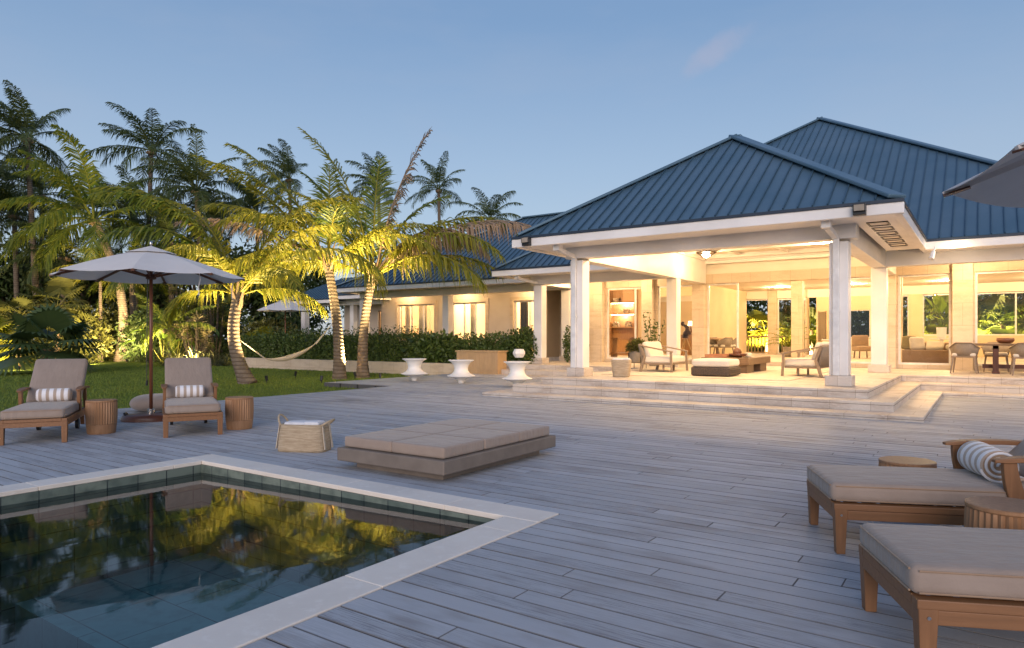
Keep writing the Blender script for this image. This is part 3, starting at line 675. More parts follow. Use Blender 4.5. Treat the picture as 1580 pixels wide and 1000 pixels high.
# --- wing: wall with three windows, rooms behind
WY = 24.3
def stone_window(x0, x1, z0, z1, y, n, dark=False):
    f = MB(); t = .16
    f.box(x0-t,y-.04,z0-.1,x0,y+.0,z1+t); f.box(x1,y-.04,z0-.1,x1+t,y+.0,z1+t); f.box(x0,y-.04,z1,x1,y+.0,z1+t)
    part(f,'window_surround','travertine')
    o = glazing(x0,x1,z0,z1,y+.09,[x0+(x1-x0)*(k+1)/n for k in range(n-1)],fw=.06)
    return o
WB = [(-23.60,-21.25,.6,2.86), (-20.2,-18.25,.6,2.86), (-16.75,-14.40,.45,2.86)]
wall(WY,.25,-24.75,-13.0,-.1,3.42,WB,'stucco')
for q in WB: stone_window(*q,WY,3)
b = MB(); b.box(-13.28,22.84,-.1,-13.02,24.29,3.42); b.box(-24.75,24.56,-.1,-24.5,28.4,3.42); part(b,'wall','travertine')
b = MB(); b.box(-24.49,28.4,-.1,-13.3,28.6,3.42); b.box(-20.95,24.56,.4,-20.75,28.39,3.42); b.box(-17.6,24.56,.4,-17.4,28.39,3.42); part(b,'interior_wall','cream_plaster')
b = MB(); b.box(-24.49,24.56,.3,-13.3,28.39,.4); part(b,'interior_floor','travertine_step')
b = MB(); b.box(-24.49,24.56,3.43,-13.3,28.6,3.47); part(b,'interior_ceiling','cream_plaster')
# sloping eave brackets, far block walls
wall(27.6,.25,-29.2,-24.4,-.1,3.42,[(-28.4,-26.6,.4,2.8),(-26.0,-24.9,.4,2.8)],'stucco')
glazing(-28.4,-26.6,.4,2.8,27.7,(-27.5,),mat='interior_wood'); glazing(-26.0,-24.9,.4,2.8,27.7,mat='interior_wood')
b = MB(); b.box(-31.2,27.6,-.1,-29.21,27.85,3.42); part(b,'wall','stucco')
b = MB(); b.box(-29.2,30.2,-.1,-24.0,30.4,3.42); part(b,'interior_wall','cream_plaster')
# curtains behind the panes
def curtain(x0, x1, y, z0, z1, mat='curtain_cream', amp=.03, wl=.12):
    c = MB(); n = max(8,int((x1-x0)/wl*8)); vs = []
    for i in range(n+1):
        x = x0+(x1-x0)*i/n; yy = y+amp*math.sin(2*math.pi*(x-x0)/wl)
        vs += [(x,yy,z0),(x,yy,z1)]
    c.add(vs, [(2*i,2*i+2,2*i+3,2*i+1) for i in range(n)]); return part(c,'curtain',mat,smooth=True)
curtain(-16.7,-16.3,24.75,.42,2.9,'dark_curtain')
curtain(-22.75,-22.2,24.85,.5,2.9,wl=.3); curtain(-19.5,-19.2,24.8,.5,2.9); curtain(-23.6,-23.3,24.8,.5,2.9)
for (x0_,x1_) in ((-8.30,-7.90),(-6.66,-6.60)):
    c = MB(); c.box(x0_, BY-.12, IZ, x1_, BY-.003, 3.439); part(c,'pier','travertine',bevel=.006)
for x_ in (-5.9,-2.6): c = MB(); c.box(x_-.2, 27.6, IZ, x_+.2, 28.0, 3.439); part(c,'interior_column','travertine',bevel=.006)
# --- unseen downlights and their lamps, added to light rooms and pavilion
def fill_downlight(x, y, z, watts, fixture=True, col=(1,.67,.34)):
    watts *= 1.6
    if fixture:
        f = MB(); f.lathe([(.075,-.012),(.075,.0),(.055,.0),(.055,-.012)],(x,y,z),16); o = part(f,'fill_downlight','white_metal')
        g = MB(); g.lathe([(.054,-.004),(.054,-.002)],(x,y,z),16); part(g,'lens','lamp_glow',o)
    lamp('fill_downlight_lamp',(x,y,z-.12),watts,col,.06,villa)
for x in (-13.2,-11.0): fill_downlight(x,25.2,3.44,60)
for x,y in ((-7.2,25.4),(-4.4,25.4),(-7.2,30.6),(-4.4,30.6),(-1.0,25.4),(2.0,25.4),(-1.2,30.6),(2.0,30.6)): fill_downlight(x,y,3.44,85)
fill_downlight(-9.0,33.9,3.3,40); fill_downlight(-11.3,30.3,3.44,85)  # added to brighten the balustrade and the dim room round the sideboard
for x in (-.3,2.4): fill_downlight(x,21.4,3.42,60)
fill_downlight(-10.2,21.4,3.42,50); fill_downlight(-12.0,21.5,3.42,35)
fill_downlight(-6.0,15.6,3.98,135); fill_downlight(-3.8,15.6,3.98,135); fill_downlight(-3.6,20.0,3.98,80)
for x in (-22.6,-19.2,-15.6): fill_downlight(x,25.9,3.43,190)
fill_downlight(-27,28.9,3.42,60)
for x in (-22.8,-19.3,-15.6): fill_downlight(x,23.6,3.42,34)
# --- floodlights on the gutters, one unlit pair and one lit spot under the right eave
def flood(x, y, z):
    f = MB(); f.box(x-.10,y-.10,z-.10,x+.10,y-.001,z-.04); f.box(x-.10,y-.13,z-.04,x+.10,y-.001,z+.09)
    o = part(f,'floodlight','black_metal',bevel=.008); g = MB(); g.box(x-.08,y-.134,z-.03,x+.08,y-.131,z+.075); part(g,'lens','planter_grey',o)
flood(-1.75,12.98,3.47); flood(-8.55,12.98,3.47)
f = MB(); f.bar((-.95,18.72,3.40),(-.98,18.60,3.26),.03,.03); f.tube([(-.98,18.60,3.28),(-1.02,18.5,3.10)],[.045,.06],12); o = part(f,'spotlight','white_metal')
lamp('spotlight_lamp',(-.55,18.66,3.28),9,(1,.78,.5),.04,villa)
# ================================================================== furniture on the deck
def kid(b, name, mat, par, **k): return b.build(name, mat, par, **k)
def make_lounger(label, loc, rz):
    t = thing('sun_lounger', label, 'sun lounger', loc, rz, 'sun loungers round the pool')
    W = .325
    f = MB()
    for s in (-1, 1):
        f.box(.0, s*W-.022, .205, 1.62, s*W+.022, .262); f.box(-.004, s*W-.030, .264, 1.63, s*W+.030, .302)
    f.box(.0, -W+.023, .205, .04, W-.023, .262); f.box(-.004, -W+.031, .264, .05, W-.031, .302); f.box(1.58, -W+.023, .21, 1.62, W-.023, .262)
    kid(f, 'frame', 'teak', t, bevel=.004)
    sl = MB()
    for i in range(11): sl.box(.09+i*.105, -W+.031, .278, .15+i*.105, W-.031, .297)
    kid(sl, 'slats', 'teak_upright', t)
    for s in (-1, 1):
        for x in (.035, ):
            l = MB(); l.frustum((x, s*(W-.002)), .05, .056, 0, (x, s*(W-.002)), .072, .068, .2635); l.box(x-.036, s*(W-.002)-.034, .2636, x+.036, s*(W-.002)+.034, .263601)
            lo = kid(l, 'leg', 'teak_upright', t, bevel=.004)
            bo = MB(); bo.tube([(x, s*(W+.031), .235), (x, s*(W+.037), .235)], .007, 10); kid(bo, 'bolt', 'chrome', lo)
        l = MB(); l.frustum((1.45, s*(W-.03)), .05, .045, .06, (1.40, s*(W-.03)), .07, .05, .21); kid(l, 'rear_leg', 'teak_upright', t, bevel=.004)
        wh = MB(); wh.tube([(1.46, s*(W-.075), .075), (1.46, s*(W-.115), .075)], .075, 20); kid(wh, 'wheel', 'black_metal', t)
        # curved arm post sweeping back to front, then the arm board
        p = MB(); n = 9
        cs = [Vector((1.02-.10*math.sin(q/(n-1)*1.4)+.02*q/(n-1), s*(W+.004), .265+.325*q/(n-1))) for q in range(n)]
        p.sweep(cs, [.040]*n, [.105-.035*q/(n-1) for q in range(n)], (0,1,0))
        kid(p, 'arm_post', 'teak_upright', t, bevel=.005)
        p = MB(); p.bar((1.46, s*W, .30), (1.42, s*W, .575), .04, .06, (1,0,0)); kid(p, 'rear_arm_post', 'teak_upright', t, bevel=.005)
        a = MB(); m = 10
        xs = [.86+.66*q/m for q in range(m+1)]
        a.sweep([(x, s*(W+.006), .603-.02*((x-1.19)/.33)**2) for x in xs], [.082-.035*max(0,(.96-x)/.1) for x in xs], [.028-.010*max(0,(.93-x)/.07) for x in xs], (0,1,0))
        kid(a, 'arm_rest', 'teak', t, bevel=.004)
    c = MB(); c.rbox((.61, 0, .362), (1.25, .66, .115), .038, .014, 10); so = kid(c, 'seat_cushion', 'cushion_taupe', t, smooth=True, weld=True)
    pi = MB()
    for zz in (.318, .402):
        r = .012; x0, x1, y0, y1 = .0, 1.23, -.328, .328
        pi.tube([(x0+.012,y0,zz),(x1-.012,y0,zz)], .0045, 6); pi.tube([(x0+.012,y1,zz),(x1-.012,y1,zz)], .0045, 6); pi.tube([(x0-.012,y0+.03,zz),(x0-.012,y1-.03,zz)], .0045, 6)
    kid(pi, 'piping', 'cushion_tan', so)
    bk = MB(); bk.rbox((0,0,0), (.80, .64, .11), .04, .02, 8)
    an = R(44); M = Matrix.Translation((1.20+.40*math.cos(an)-.03, 0, .385+.40*math.sin(an)+.02)) @ Matrix.Rotation(-an, 4, 'Y'); bk.xform(M)
    kid(bk, 'back_cushion', 'cushion_taupe', t, smooth=True, weld=True)
    bf = MB()
    for s in (-1,1): bf.bar((1.22, s*.27, .30), (1.22+.84*math.cos(an)+.04, s*.27, .30+.84*math.sin(an)), .045, .03)
    for i in range(9):
        q = .1+i*.085; c0 = Vector((1.235+q*math.cos(an), 0, .305+q*math.sin(an))); bf.bar(c0+Vector((0,-.27,0)), c0+Vector((0,.27,0)), .05, .014, (-math.sin(an),0,math.cos(an)))
    kid(bf, 'back_frame', 'teak', t)
    return t
LN = ['taupe cushioned teak sun lounger nearest the left edge, beside the first drum stool', 'taupe cushioned teak sun lounger between the big umbrella pole and a drum stool',
      'teak sun lounger at right with a rolled striped towel on its seat', 'teak sun lounger in the bottom right corner with its foot end nearest the camera']
L1 = make_lounger(LN[0], (-9.485, 3.495, 0), R(148.1))
dup(L1, (-8.50, 4.965, 0), R(152.2), LN[1]); L3 = dup(L1, (-.88, 4.785, 0), R(23.8), LN[2]); dup(L1, (-.352, 3.335, 0), R(24.2), LN[3])
def on(loc, rz, x, y, z): c, s = math.cos(rz), math.sin(rz); return (loc[0]+c*x-s*y, loc[1]+s*x+c*y, z)
def bolster(label, loc, rz, l=.40, r=.088, spiral=False):
    t = thing('rolled_towel' if spiral else 'bolster_pillow', label, 'towel' if spiral else 'pillow', loc, rz, 'striped rolls on the loungers')
    b = MB(); n = 14; pr = []
    for i in range(n+1):
        u = i/n; x = -l/2+l*u; e = min(1, math.sin(math.pi*min(u,1-u)*2*.5+1e-6)*9)**.5 if not spiral else 1
        pr.append((r*(.80+.20*e), x))
    b.lathe(pr, (0,0,0), 28); b.xform(Matrix.Rotation(R(90), 4, 'Y') @ Matrix.Rotation(.4, 4, 'Z'))
    if spiral:
        rr = random.Random(2); b.v = [(p[0], p[1]*(1+.04*math.sin(5*p[0])), p[2]*(.93+.04*math.sin(9*p[0]))) for p in b.v]
    o = kid(b, 'roll' if spiral else 'cover', 'striped_towel', t, smooth=True)
    if spiral:
        s = MB(); pts = []
        for k in range(70):
            a = k*.27; q = .012+.0034*k*r/.26; pts.append((-l/2-.004, q*math.cos(a), q*math.sin(a)*.95))
        s.tube(pts, .0085, 6); kid(s, 'spiral_edge', 'towel_white', t)
        d = MB(); d.lathe([(r*.86,0),(r*.86,.004)], (0,0,0), 24); d.xform(Matrix.Translation((-l/2-.002,0,0)) @ Matrix.Rotation(R(90),4,'Y')); kid(d, 'inner_fold', 'cushion_tan', t)
        fl = MB(); fl.rbox((0,-r*.9,-r*.72),(l*.98,.10,.022),.01,0,3); kid(fl,'loose_end','striped_towel',t,smooth=True,weld=True)
    return t
bolster('striped bolster pillow on the lounger nearest the left edge', on((-9.485,3.495),R(148.1),1.10,-.02,.512), R(148.1+90))
bolster('striped bolster pillow on the lounger beside the umbrella pole', on((-8.50,4.965),R(152.2),1.10,.0,.512), R(152.2+90), .38)
bolster('white and beige striped rolled towel on the right hand lounger', on((-.88,4.785),R(23.8),0.985,.02,.524), R(110), .36, .104, True)
def make_stool(label, loc):
    t = thing('drum_stool', label, 'side table', loc, rng.uniform(0,6), 'fluted teak drum stools')
    b = MB(); b.lathe([(.165,.0),(.172,.03),(.183,.13)], (0,0,0), 48); kid(b, 'base', 'teak_stool', t, smooth=False, bevel=.004)
    b = MB(); b.lathe([(.184,.132),(.190,.25),(.189,.36),(.186,.425)], (0,0,0), 144, .055, 36); kid(b, 'fluted_drum', 'teak_stool', t)
    b = MB(); b.lathe([(.183,.426),(.187,.432),(.187,.446),(.180,.450),(.001,.450)], (0,0,0), 48); kid(b, 'top', 'teak_stool', t)
    return t
S1 = make_stool('fluted teak drum stool just right of the leftmost lounger', (-9.82,4.43,0))
dup(S1, (-8.69,5.76,0), 1.2, 'fluted teak drum stool right of the second lounger, before the lawn')
dup(S1, (-.47,5.80,-.0), 2.2, 'fluted teak drum stool behind the lounger with the rolled towel').scale = (1,1,.87)
dup(S1, (.10,4.29,0), .6, 'fluted teak drum stool between the two right hand loungers')
def make_umbrella(label, loc, rad, zr, zt, rot, base=True, cord=True, mat='canvas', straps=True, ribmat='umbrella_wood'):
    t = thing('patio_umbrella', label, 'umbrella', loc, rot, 'patio umbrellas')
    n = 8; V = [Vector((rad*math.cos(2*math.pi*k/n), rad*math.sin(2*math.pi*k/n), zr)) for k in range(n)]; top = Vector((0,0,zt))
    c = MB(); m = 7
    for k in range(n):
        a, b2 = V[k], V[(k+1)%n]; g = []
        for i in range(m+1):
            u = .10+.90*i/m
            row = []
            for j in range(m+1):
                w_ = j/m; e = a.lerp(b2, w_); p = top.lerp(e, u); p.z += .10*u*(1-u)*1.1 - .055*u*u*4*w_*(1-w_)*.6
                row.append(p)
            g.append(row)
        o = len(c.v); vs = [p for r_ in g for p in r_]
        c.add(vs, [(i*(m+1)+j, (i+1)*(m+1)+j, (i+1)*(m+1)+j+1, i*(m+1)+j+1) for i in range(m) for j in range(m)])
    cn = kid(c, 'canopy', mat, t, smooth=False); md = cn.modifiers.new('weld','WELD'); md.merge_threshold = .0005
    md = cn.modifiers.new('solid','SOLIDIFY'); md.thickness = .004
    vt = MB()
    for k in range(n):
        a, b2 = V[k], V[(k+1)%n]; q = [top+Vector((0,0,.05)), top.lerp(a,.27)+Vector((0,0,.045)), top.lerp(b2,.27)+Vector((0,0,.045))]; vt.add(q, [(0,1,2)])
    vv = kid(vt, 'vent_flap', mat, cn); md = vv.modifiers.new('solid','SOLIDIFY'); md.thickness = .004
    hub = Vector((0,0,zt-.42))
    for k in range(n):
        rb = MB(); rb.bar(top+Vector((0,0,-.09)), V[k]+Vector((0,0,-.022)), .024, .034); r_ = kid(rb, 'rib', ribmat, t)
        st = MB(); st.bar(hub+(V[k]-top).normalized()*.05, top.lerp(V[k],.52)+Vector((0,0,-.04)), .020, .030); kid(st, 'strut', 'umbrella_wood', r_)
        pk = MB(); pk.bar(top.lerp(V[k],.90)+Vector((0,0,-.05)), V[k]*1.0+Vector((0,0,-.03)), .06, .012); kid(pk, 'rib_pocket', 'dark_hardwood', r_)
    p = MB(); p.tube([(0,0,.10),(0,0,zt-.02)], .026, 16); kid(p, 'pole', 'umbrella_wood', t, smooth=True)
    h = MB(); h.lathe([(.045,-.06),(.075,-.05),(.075,.02),(.04,.03)], hub, 16); h.lathe([(.04,-.05),(.07,-.04),(.07,.02),(.03,.03)], (0,0,zt-.08), 16); kid(h, 'hub', 'dark_hardwood', t, smooth=False)
    fi = MB(); fi.lathe([(.012,0),(.022,.02),(.026,.045),(.018,.07),(.004,.08)], (0,0,zt+.045), 14); kid(fi, 'finial', 'chrome', t, smooth=True)
    if cord:
        cd = MB(); cd.tube([(-.045,-.02,zt-.45),(-.05,-.025,1.6),(-.055,-.03,.62)], .006, 6); cd.tube([(-.052,-.02,.62),(-.056,-.03,.54)], .016, 8); kid(cd, 'pulley_cord', 'black_metal', t)
    for k in ((0, 7) if straps else ()):
        s = MB(); q = V[k]*(.86 if k == 0 else .80); z0 = zr+.03
        s.tube([(q.x,q.y,z0),(q.x+.015,q.y,z0-.12),(q.x-.01,q.y+.01,z0-.24),(q.x,q.y+.01,z0-.36)], .007, 6); kid(s, 'tie_strap', 'canvas', t)
    if base:
        b = MB(); pr = [(.0,.0)]
        n2 = 40; rings = ((1.0,.0),(1.0,.045),(.93,.085),(.55,.105)); vs = []
        for (sc_, z) in rings:
            for k in range(n2):
                a = 2*math.pi*k/n2; vs.append((.42*sc_*math.cos(a), .34*sc_*math.sin(a), z))
        fs = [(i*n2+k, i*n2+(k+1)%n2, (i+1)*n2+(k+1)%n2, (i+1)*n2+k) for i in range(3) for k in range(n2)] + [tuple(3*n2+k for k in range(n2))]
        b.add(vs, fs); bo = kid(b, 'base', 'dark_hardwood', t, smooth=True)
        hd = MB()
        for s in (-1,1): hd.tube([(s*.33,-.09,.07),(s*.36,-.06,.115),(s*.36,.06,.115),(s*.33,.09,.07)], .016, 8)
        kid(hd, 'carry_handle', 'black_metal', bo)
        cl = MB(); cl.lathe([(.055,0),(.055,.075),(.035,.08)], (0,0,.10), 20); cl.tube([(.06,.0,.115),(.15,.02,.115)], .022, 10); kid(cl, 'collar', 'chrome', t)
    return t
U1 = make_umbrella('large off-white umbrella on a wooden pole between the two left loungers', (-10.75,5.58,0), 1.37, 2.25, 2.68, R(53))
make_umbrella('patio umbrella cut off by the right edge of the picture', (1.27,5.27,0), 1.5, 2.27, 2.86, R(175.8), mat='canvas_grey', cord=True, straps=False, ribmat='canvas_grey')
make_umbrella('small pale umbrella beyond the hammock, near the far porch', (-30.6,23.0,LZ), 1.45, 2.82, 3.42, R(20), cord=False)
b = MB(); rr = random.Random(21)
for _ in range(26000):
    y = rr.uniform(3.0,18.9); x = rr.uniform(-33,-13.0) if y < 13 else rr.uniform(-33,-15.6)
    for k in range(2):
        a = rr.uniform(0,3.14); h = rr.uniform(.03,.075); q = Vector((x+rr.uniform(-.03,.03),y+rr.uniform(-.03,.03),LZ)); d = Vector((math.cos(a),math.sin(a),0))*.009
        b.add([q-d,q+d,q+Vector((rr.uniform(-.03,.03),rr.uniform(-.03,.03),h))],[(0,1,2)],rr.random())
tag(b.build('grass','grass_blade'),None,None,kind='stuff')
# floor pouf behind the umbrella
t = thing('floor_cushion', 'large taupe floor cushion lying behind the umbrella base', 'cushion', (-11.95,6.35,0), R(60))
b = MB(); n1, n2 = 14, 32; vs = []
for i in range(n1+1):
    ph = -math.pi/2+math.pi*i/n1
    for k in range(n2):
        a = 2*math.pi*k/n2; rr_ = .46*math.cos(ph)**.55; sq = (abs(math.cos(a))**2.6+abs(math.sin(a))**2.6)**(-1/2.6)
        vs.append((rr_*sq*math.cos(a), rr_*sq*math.sin(a), .15+.145*math.sin(ph)))
b.add(vs, [(i*n2+k, i*n2+(k+1)%n2, (i+1)*n2+(k+1)%n2, (i+1)*n2+k) for i in range(n1) for k in range(n2)])
kid(b, 'cover', 'cushion_taupe', t, smooth=True)
# daybed platform
t = thing('daybed', 'low square daybed of six taupe cushions on a brown platform', 'daybed', (-4.61,5.56,0), R(.5))
b = MB(); b.box(-.56,-.83,0,.56,.83,.075); kid(b,'plinth','daybed_frame',t,bevel=.006)
b = MB(); b.box(-.69,-.97,.0755,.69,.97,.205); kid(b,'platform','daybed_frame',t,bevel=.012)
for i in range(2):
    for j in range(3):
        b = MB(); b.rbox((-.323+.646*i,-.612+.612*j,.262),(.643,.610,.105),.022,.004,6); kid(b,'cushion','cushion_taupe',t,smooth=True,weld=True)
# woven baskets
def basket(label, loc, rz, w0, d0, w1, d1, h, towel=True, handles=True, rnd=.32, group='woven baskets'):
    t = thing('basket', label, 'basket', loc, rz, group)
    def ring(w_, d_, z, n=40):
        out = []
        for k in range(n):
            a = 2*math.pi*k/n; e = 4.5
            q = (abs(math.cos(a))**e+abs(math.sin(a))**e)**(-1/e); out.append((w_/2*q*math.cos(a), d_/2*q*math.sin(a), z))
        return out
    n = 40; L_ = []; m = 10
    for i in range(m+1):
        u = i/m; s = 1+.03*math.sin(u*math.pi); wv = .004*(1 if i % 2 else -1)
        L_.append(ring((w0+(w1-w0)*u)*s+wv, (d0+(d1-d0)*u)*s+wv, h*u))
    for i in range(4): L_.append(ring(w1-.03, d1-.03, h-.002-.05*i))
    b = MB(); b.add([p for r_ in L_ for p in r_], [(i*n+k, i*n+(k+1)%n, (i+1)*n+(k+1)%n, (i+1)*n+k) for i in range(len(L_)-1) for k in range(n)]+[tuple(range(n-1,-1,-1)), tuple((len(L_)-1)*n+k for k in range(n))])
    kid(b, 'body', 'straw', t, smooth=True)
    if handles:
        for s, ang in ((-1,-.5),(1,1.0)):
            x = s*w1/2*.96; hb = MB(); pts = []
            for k in range(11):
                a = math.pi*k/10; r_ = .13
                pts.append((x+s*0+math.sin(ang)*r_*math.sin(a)*1.0, -d1*.34*math.cos(a), h-.02+math.cos(ang)*r_*math.sin(a)))
            hb.tube(pts, .012, 8); kid(hb, 'handle', 'straw', t, smooth=True)
        st = MB()
        for s in (-1,1):
            for q in (-.30,.30): st.bar((s*(w0/2*1.035), q*d0, .03), (s*(w1/2*1.03), q*d1, h), .03, .008, (s,0,0))
        kid(st, 'straps', 'rope', t)
    if towel:
        b = MB(); b.rbox((-.08,0,h-.015),(w1*.52,d1*.75,.07),.03,.012,4); b.rbox((.11,.01,h-.005),(w1*.40,d1*.7,.06),.028,.01,4)
        o = b.build('folded_towels','towel_white',smooth=True,weld=True); o.location = loc; o.rotation_euler = (0,0,rz)
        tag(o, 'folded white towels in the '+label.split(' holding')[0].replace('square ',''), 'towels')
    return t
basket('square straw basket holding folded towels beside the pool', (-6.42,5.09,0), R(25.6), .57, .33, .50, .29, .31)
basket('pale round basket holding towels inside the pavilion edge', (-6.90,14.40,FZ), R(20), .36, .34, .46, .42, .40, True, False)
# three white spinning stools, top-shaped
def spin(label, loc):
    t = thing('spinning_chair', label, 'stool', loc, 0, 'white spinning top chairs')
    b = MB(); b.lathe([(.045,0),(.075,.012),(.085,.05),(.10,.09),(.16,.13),(.30,.175),(.385,.205),(.398,.216),(.390,.226),(.33,.245),(.255,.285),(.205,.345),(.19,.42),(.205,.50),(.255,.575),(.32,.622),(.356,.640),(.360,.652),(.350,.660),(.30,.645),(.20,.60),(.10,.57),(.01,.56)], (0,0,0), 48)
    kid(b, 'shell', 'white_polymer', t, smooth=True); return t
SP = spin('white spinning top chair, leftmost of the three in the row', (-13.86,14.95,0))
dup(SP, (-12.01,14.85,0), 1, 'white spinning top chair in the middle of the row, before the wooden bar')
dup(SP, (-10.03,14.72,0), 2, 'white spinning top chair nearest the pavilion steps')
# wooden bar against the planter wall
t = thing('outdoor_bar', 'pale wooden plank bar counter in front of the hedge', 'bar', (-13.92,18.30,0), R(6))
b = MB()
for i in range(11): b.box(-.80+i*.1456,-.30,0,-.80+i*.1456+.1426,.30,.80+.002*math.sin(i*5))
kid(b,'body','bar_wood',t)
b = MB(); b.box(-.84,-.34,.803,.84,.34,.845); kid(b,'counter','bar_wood',t,bevel=.006)
# faceted white lantern on a post
t = thing('garden_lantern', 'white faceted lantern on a thin dark post beside the small porch column', 'lantern', (-11.75,17.35,0))
b = MB(); b.lathe([(.11,.665),(.13,.675),(.195,.79),(.19,.83),(.145,.925),(.11,.93)], (0,0,0), 8); kid(b,'shade','white_polymer',t)
b = MB(); b.lathe([(.09,.0),(.09,.02),(.016,.03),(.016,.62)], (0,0,0), 10); kid(b,'post','black_metal',t)
# low retaining wall of the planting bed (a garden wall), hammock and its ropes
b = MB(); x = -29.0; rr = random.Random(4)
while x < -13.0: b.box(x,19.0,-.30,min(x+1.4,-13.6)-.003,19.30,.335); x += 1.4
wl = b.build('garden_wall','travertine',bevel=.01); tag(wl,'low pale stone wall along the front of the hedge bed','wall')
b = MB(); b.add([(-29,19.31,.25),(-13.3,19.31,.25),(-13.3,25.2,.25),(-29,25.2,.25)],[(0,1,2,3)]); structure(b.build('planting_bed','soil'))

# ================================================================== pavilion and rooms
def make_armchair(label, loc, rz, wd=1.2):
    t = thing('lounge_chair', label, 'armchair', loc, rz, 'wood framed lounge chairs in the pavilion'); h = wd/2; D = .86
    for s in (-1,1):
        l = MB(); l.bar((.40,s*h,0),(.37,s*h,.53),.05,.055,(1,0,0)); kid(l,'front_leg','grey_teak',t,bevel=.006)
        l = MB(); l.bar((-.46,s*h,0),(-.34,s*h,.40),.05,.07,(1,0,0)); l.bar((-.34,s*h,.40),(-.46,s*h,.72),.05,.07,(1,0,0)); kid(l,'rear_leg','grey_teak',t,bevel=.006)
        a = MB(); a.bar((-.46,s*h,.70),(.42,s*h,.535),.07,.035); kid(a,'arm','grey_teak',t,bevel=.008)
    f = MB(); f.box(-.38,-h+.03,.20,.36,h-.03,.25); kid(f,'seat_frame','grey_teak',t,bevel=.006)
    l = MB(); l.bar((.1,-h+.2,0),(.1,-h+.2,.2),.04,.04); l.bar((.1,h-.2,0),(.1,h-.2,.2),.04,.04); kid(l,'inner_legs','grey_teak',t)
    w_ = MB(); n = 12; vs = []
    for i in range(n+1):
        y = -h+wd*i/n; bow = .06*(1-(2*i/n-1)**2)
        vs += [(-.36-bow,y,.27),(-.47-bow,y,.74)]
    w_.add(vs,[(2*i,2*i+2,2*i+3,2*i+1) for i in range(n)]); o = kid(w_,'back_panel','grey_weave',t,smooth=True); md = o.modifiers.new('s','SOLIDIFY'); md.thickness = .05
    c = MB(); c.rbox((.0,0,.33),(.74,wd-.08,.17),.05,.02,6); kid(c,'seat_cushion','cushion_cream',t,smooth=True,weld=True)
    c = MB(); c.rbox((0,0,0),(.15,wd-.14,.44),.06,.0,6); c.xform(Matrix.Translation((-.33,0,.58)) @ Matrix.Rotation(R(-16),4,'Y')); kid(c,'back_cushion','cushion_cream',t,smooth=True,weld=True)
    return t
ch = make_armchair('cream cushioned wide lounge chair left of the coffee table, facing right', (-6.97,17.2,FZ), R(2))
dup(ch, (-3.42,17.15,FZ), R(176), 'cream cushioned lounge chair showing its woven back beside the right column')
b = MB(); b.box(-7.7,14.95,FZ+.002,-3.35,19.4,FZ+.014); tag(b.build('rug','rug'),'pale cream rug under the pavilion seating','rug')
t = thing('ottoman', 'dark woven rattan ottoman with a thick cream cushion', 'ottoman', (-5.18,15.86,FZ+.014))
b = MB(); b.rbox((0,0,.115),(.90,.88,.21),.05,0,5)
kid(b,'base','dark_rattan',t,smooth=True,weld=True)
k = MB()
for i in range(15): k.box(-.42+i*.058,-.446,.03,-.42+i*.058+.014,-.436,.20); k.box(.446,-.42+i*.058,.03,.456,-.42+i*.058+.014,.20)
for z_ in (.06,.11,.16): k.box(-.43,-.450,z_,.43,-.440,z_+.012); k.box(.450,-.43,z_,.46,.43,z_+.012)
kid(k,'weave','dark_rattan',t)
b = MB(); b.rbox((0,0,.305),(.88,.86,.17),.06,.02,6); kid(b,'cushion','cushion_cream',t,smooth=True,weld=True)
t = thing('coffee_table', 'heavy wooden block coffee table in the pavilion', 'coffee table', (-5.38,18.2,FZ+.014))
b = MB(); b.box(-.60,-1.05,.21,.60,1.05,.385); kid(b,'top','table_wood',t,bevel=.01)
for sx in (-1,1):
    for sy in (-1,1):
        b = MB(); b.box(sx*.32-.20,sy*.62-.30,0,sx*.32+.20,sy*.62+.30,.209); kid(b,'leg','table_wood',t)
b = MB(); b.box(-.28,-1.0,.0,.10,-.925,.15); kid(b,'recess_shade','black_metal',t)  # solid black block standing in for the shade under the table top
TZ = FZ+.014+.386
def on_table(name,label,cat,prof,loc,mat):
    b = MB(); b.lathe(prof,(0,0,0),24); o = b.build(name,mat,smooth=True); o.location = loc; tag(o,label,cat); return o
on_table('wooden_bowl','dark wooden bowl on the pavilion coffee table','bowl',[(.08,0),(.17,.03),(.24,.10),(.225,.10),(.15,.04),(.01,.03)],(-5.16,17.55,TZ),'bowl_wood')
on_table('round_fruit','brown woven ball resting in the wooden bowl','ornament',[(.01,0),(.08,.03),(.115,.10),(.08,.18),(.01,.21)],(-5.18,17.55,TZ+.035),'bowl_wood')
on_table('candle_jar','squat cream candle jar behind the wooden bowl','candle',[(.07,0),(.085,.02),(.085,.10),(.06,.12),(.01,.12)],(-4.98,17.85,TZ),'cushion_cream')
b = MB(); b.box(-.28,-.40,0,.28,.40,.02); b.box(-.28,-.40,.0205,-.26,.40,.075); b.box(.26,-.40,.0205,.28,.40,.075); b.box(-.26,-.40,.0205,.26,-.38,.075); b.box(-.26,.38,.0205,.26,.40,.075)
o = b.build('serving_tray','terracotta'); o.location = (-5.62,17.6,TZ); tag(o,'reddish wooden tray on the coffee table behind the ottoman','tray')
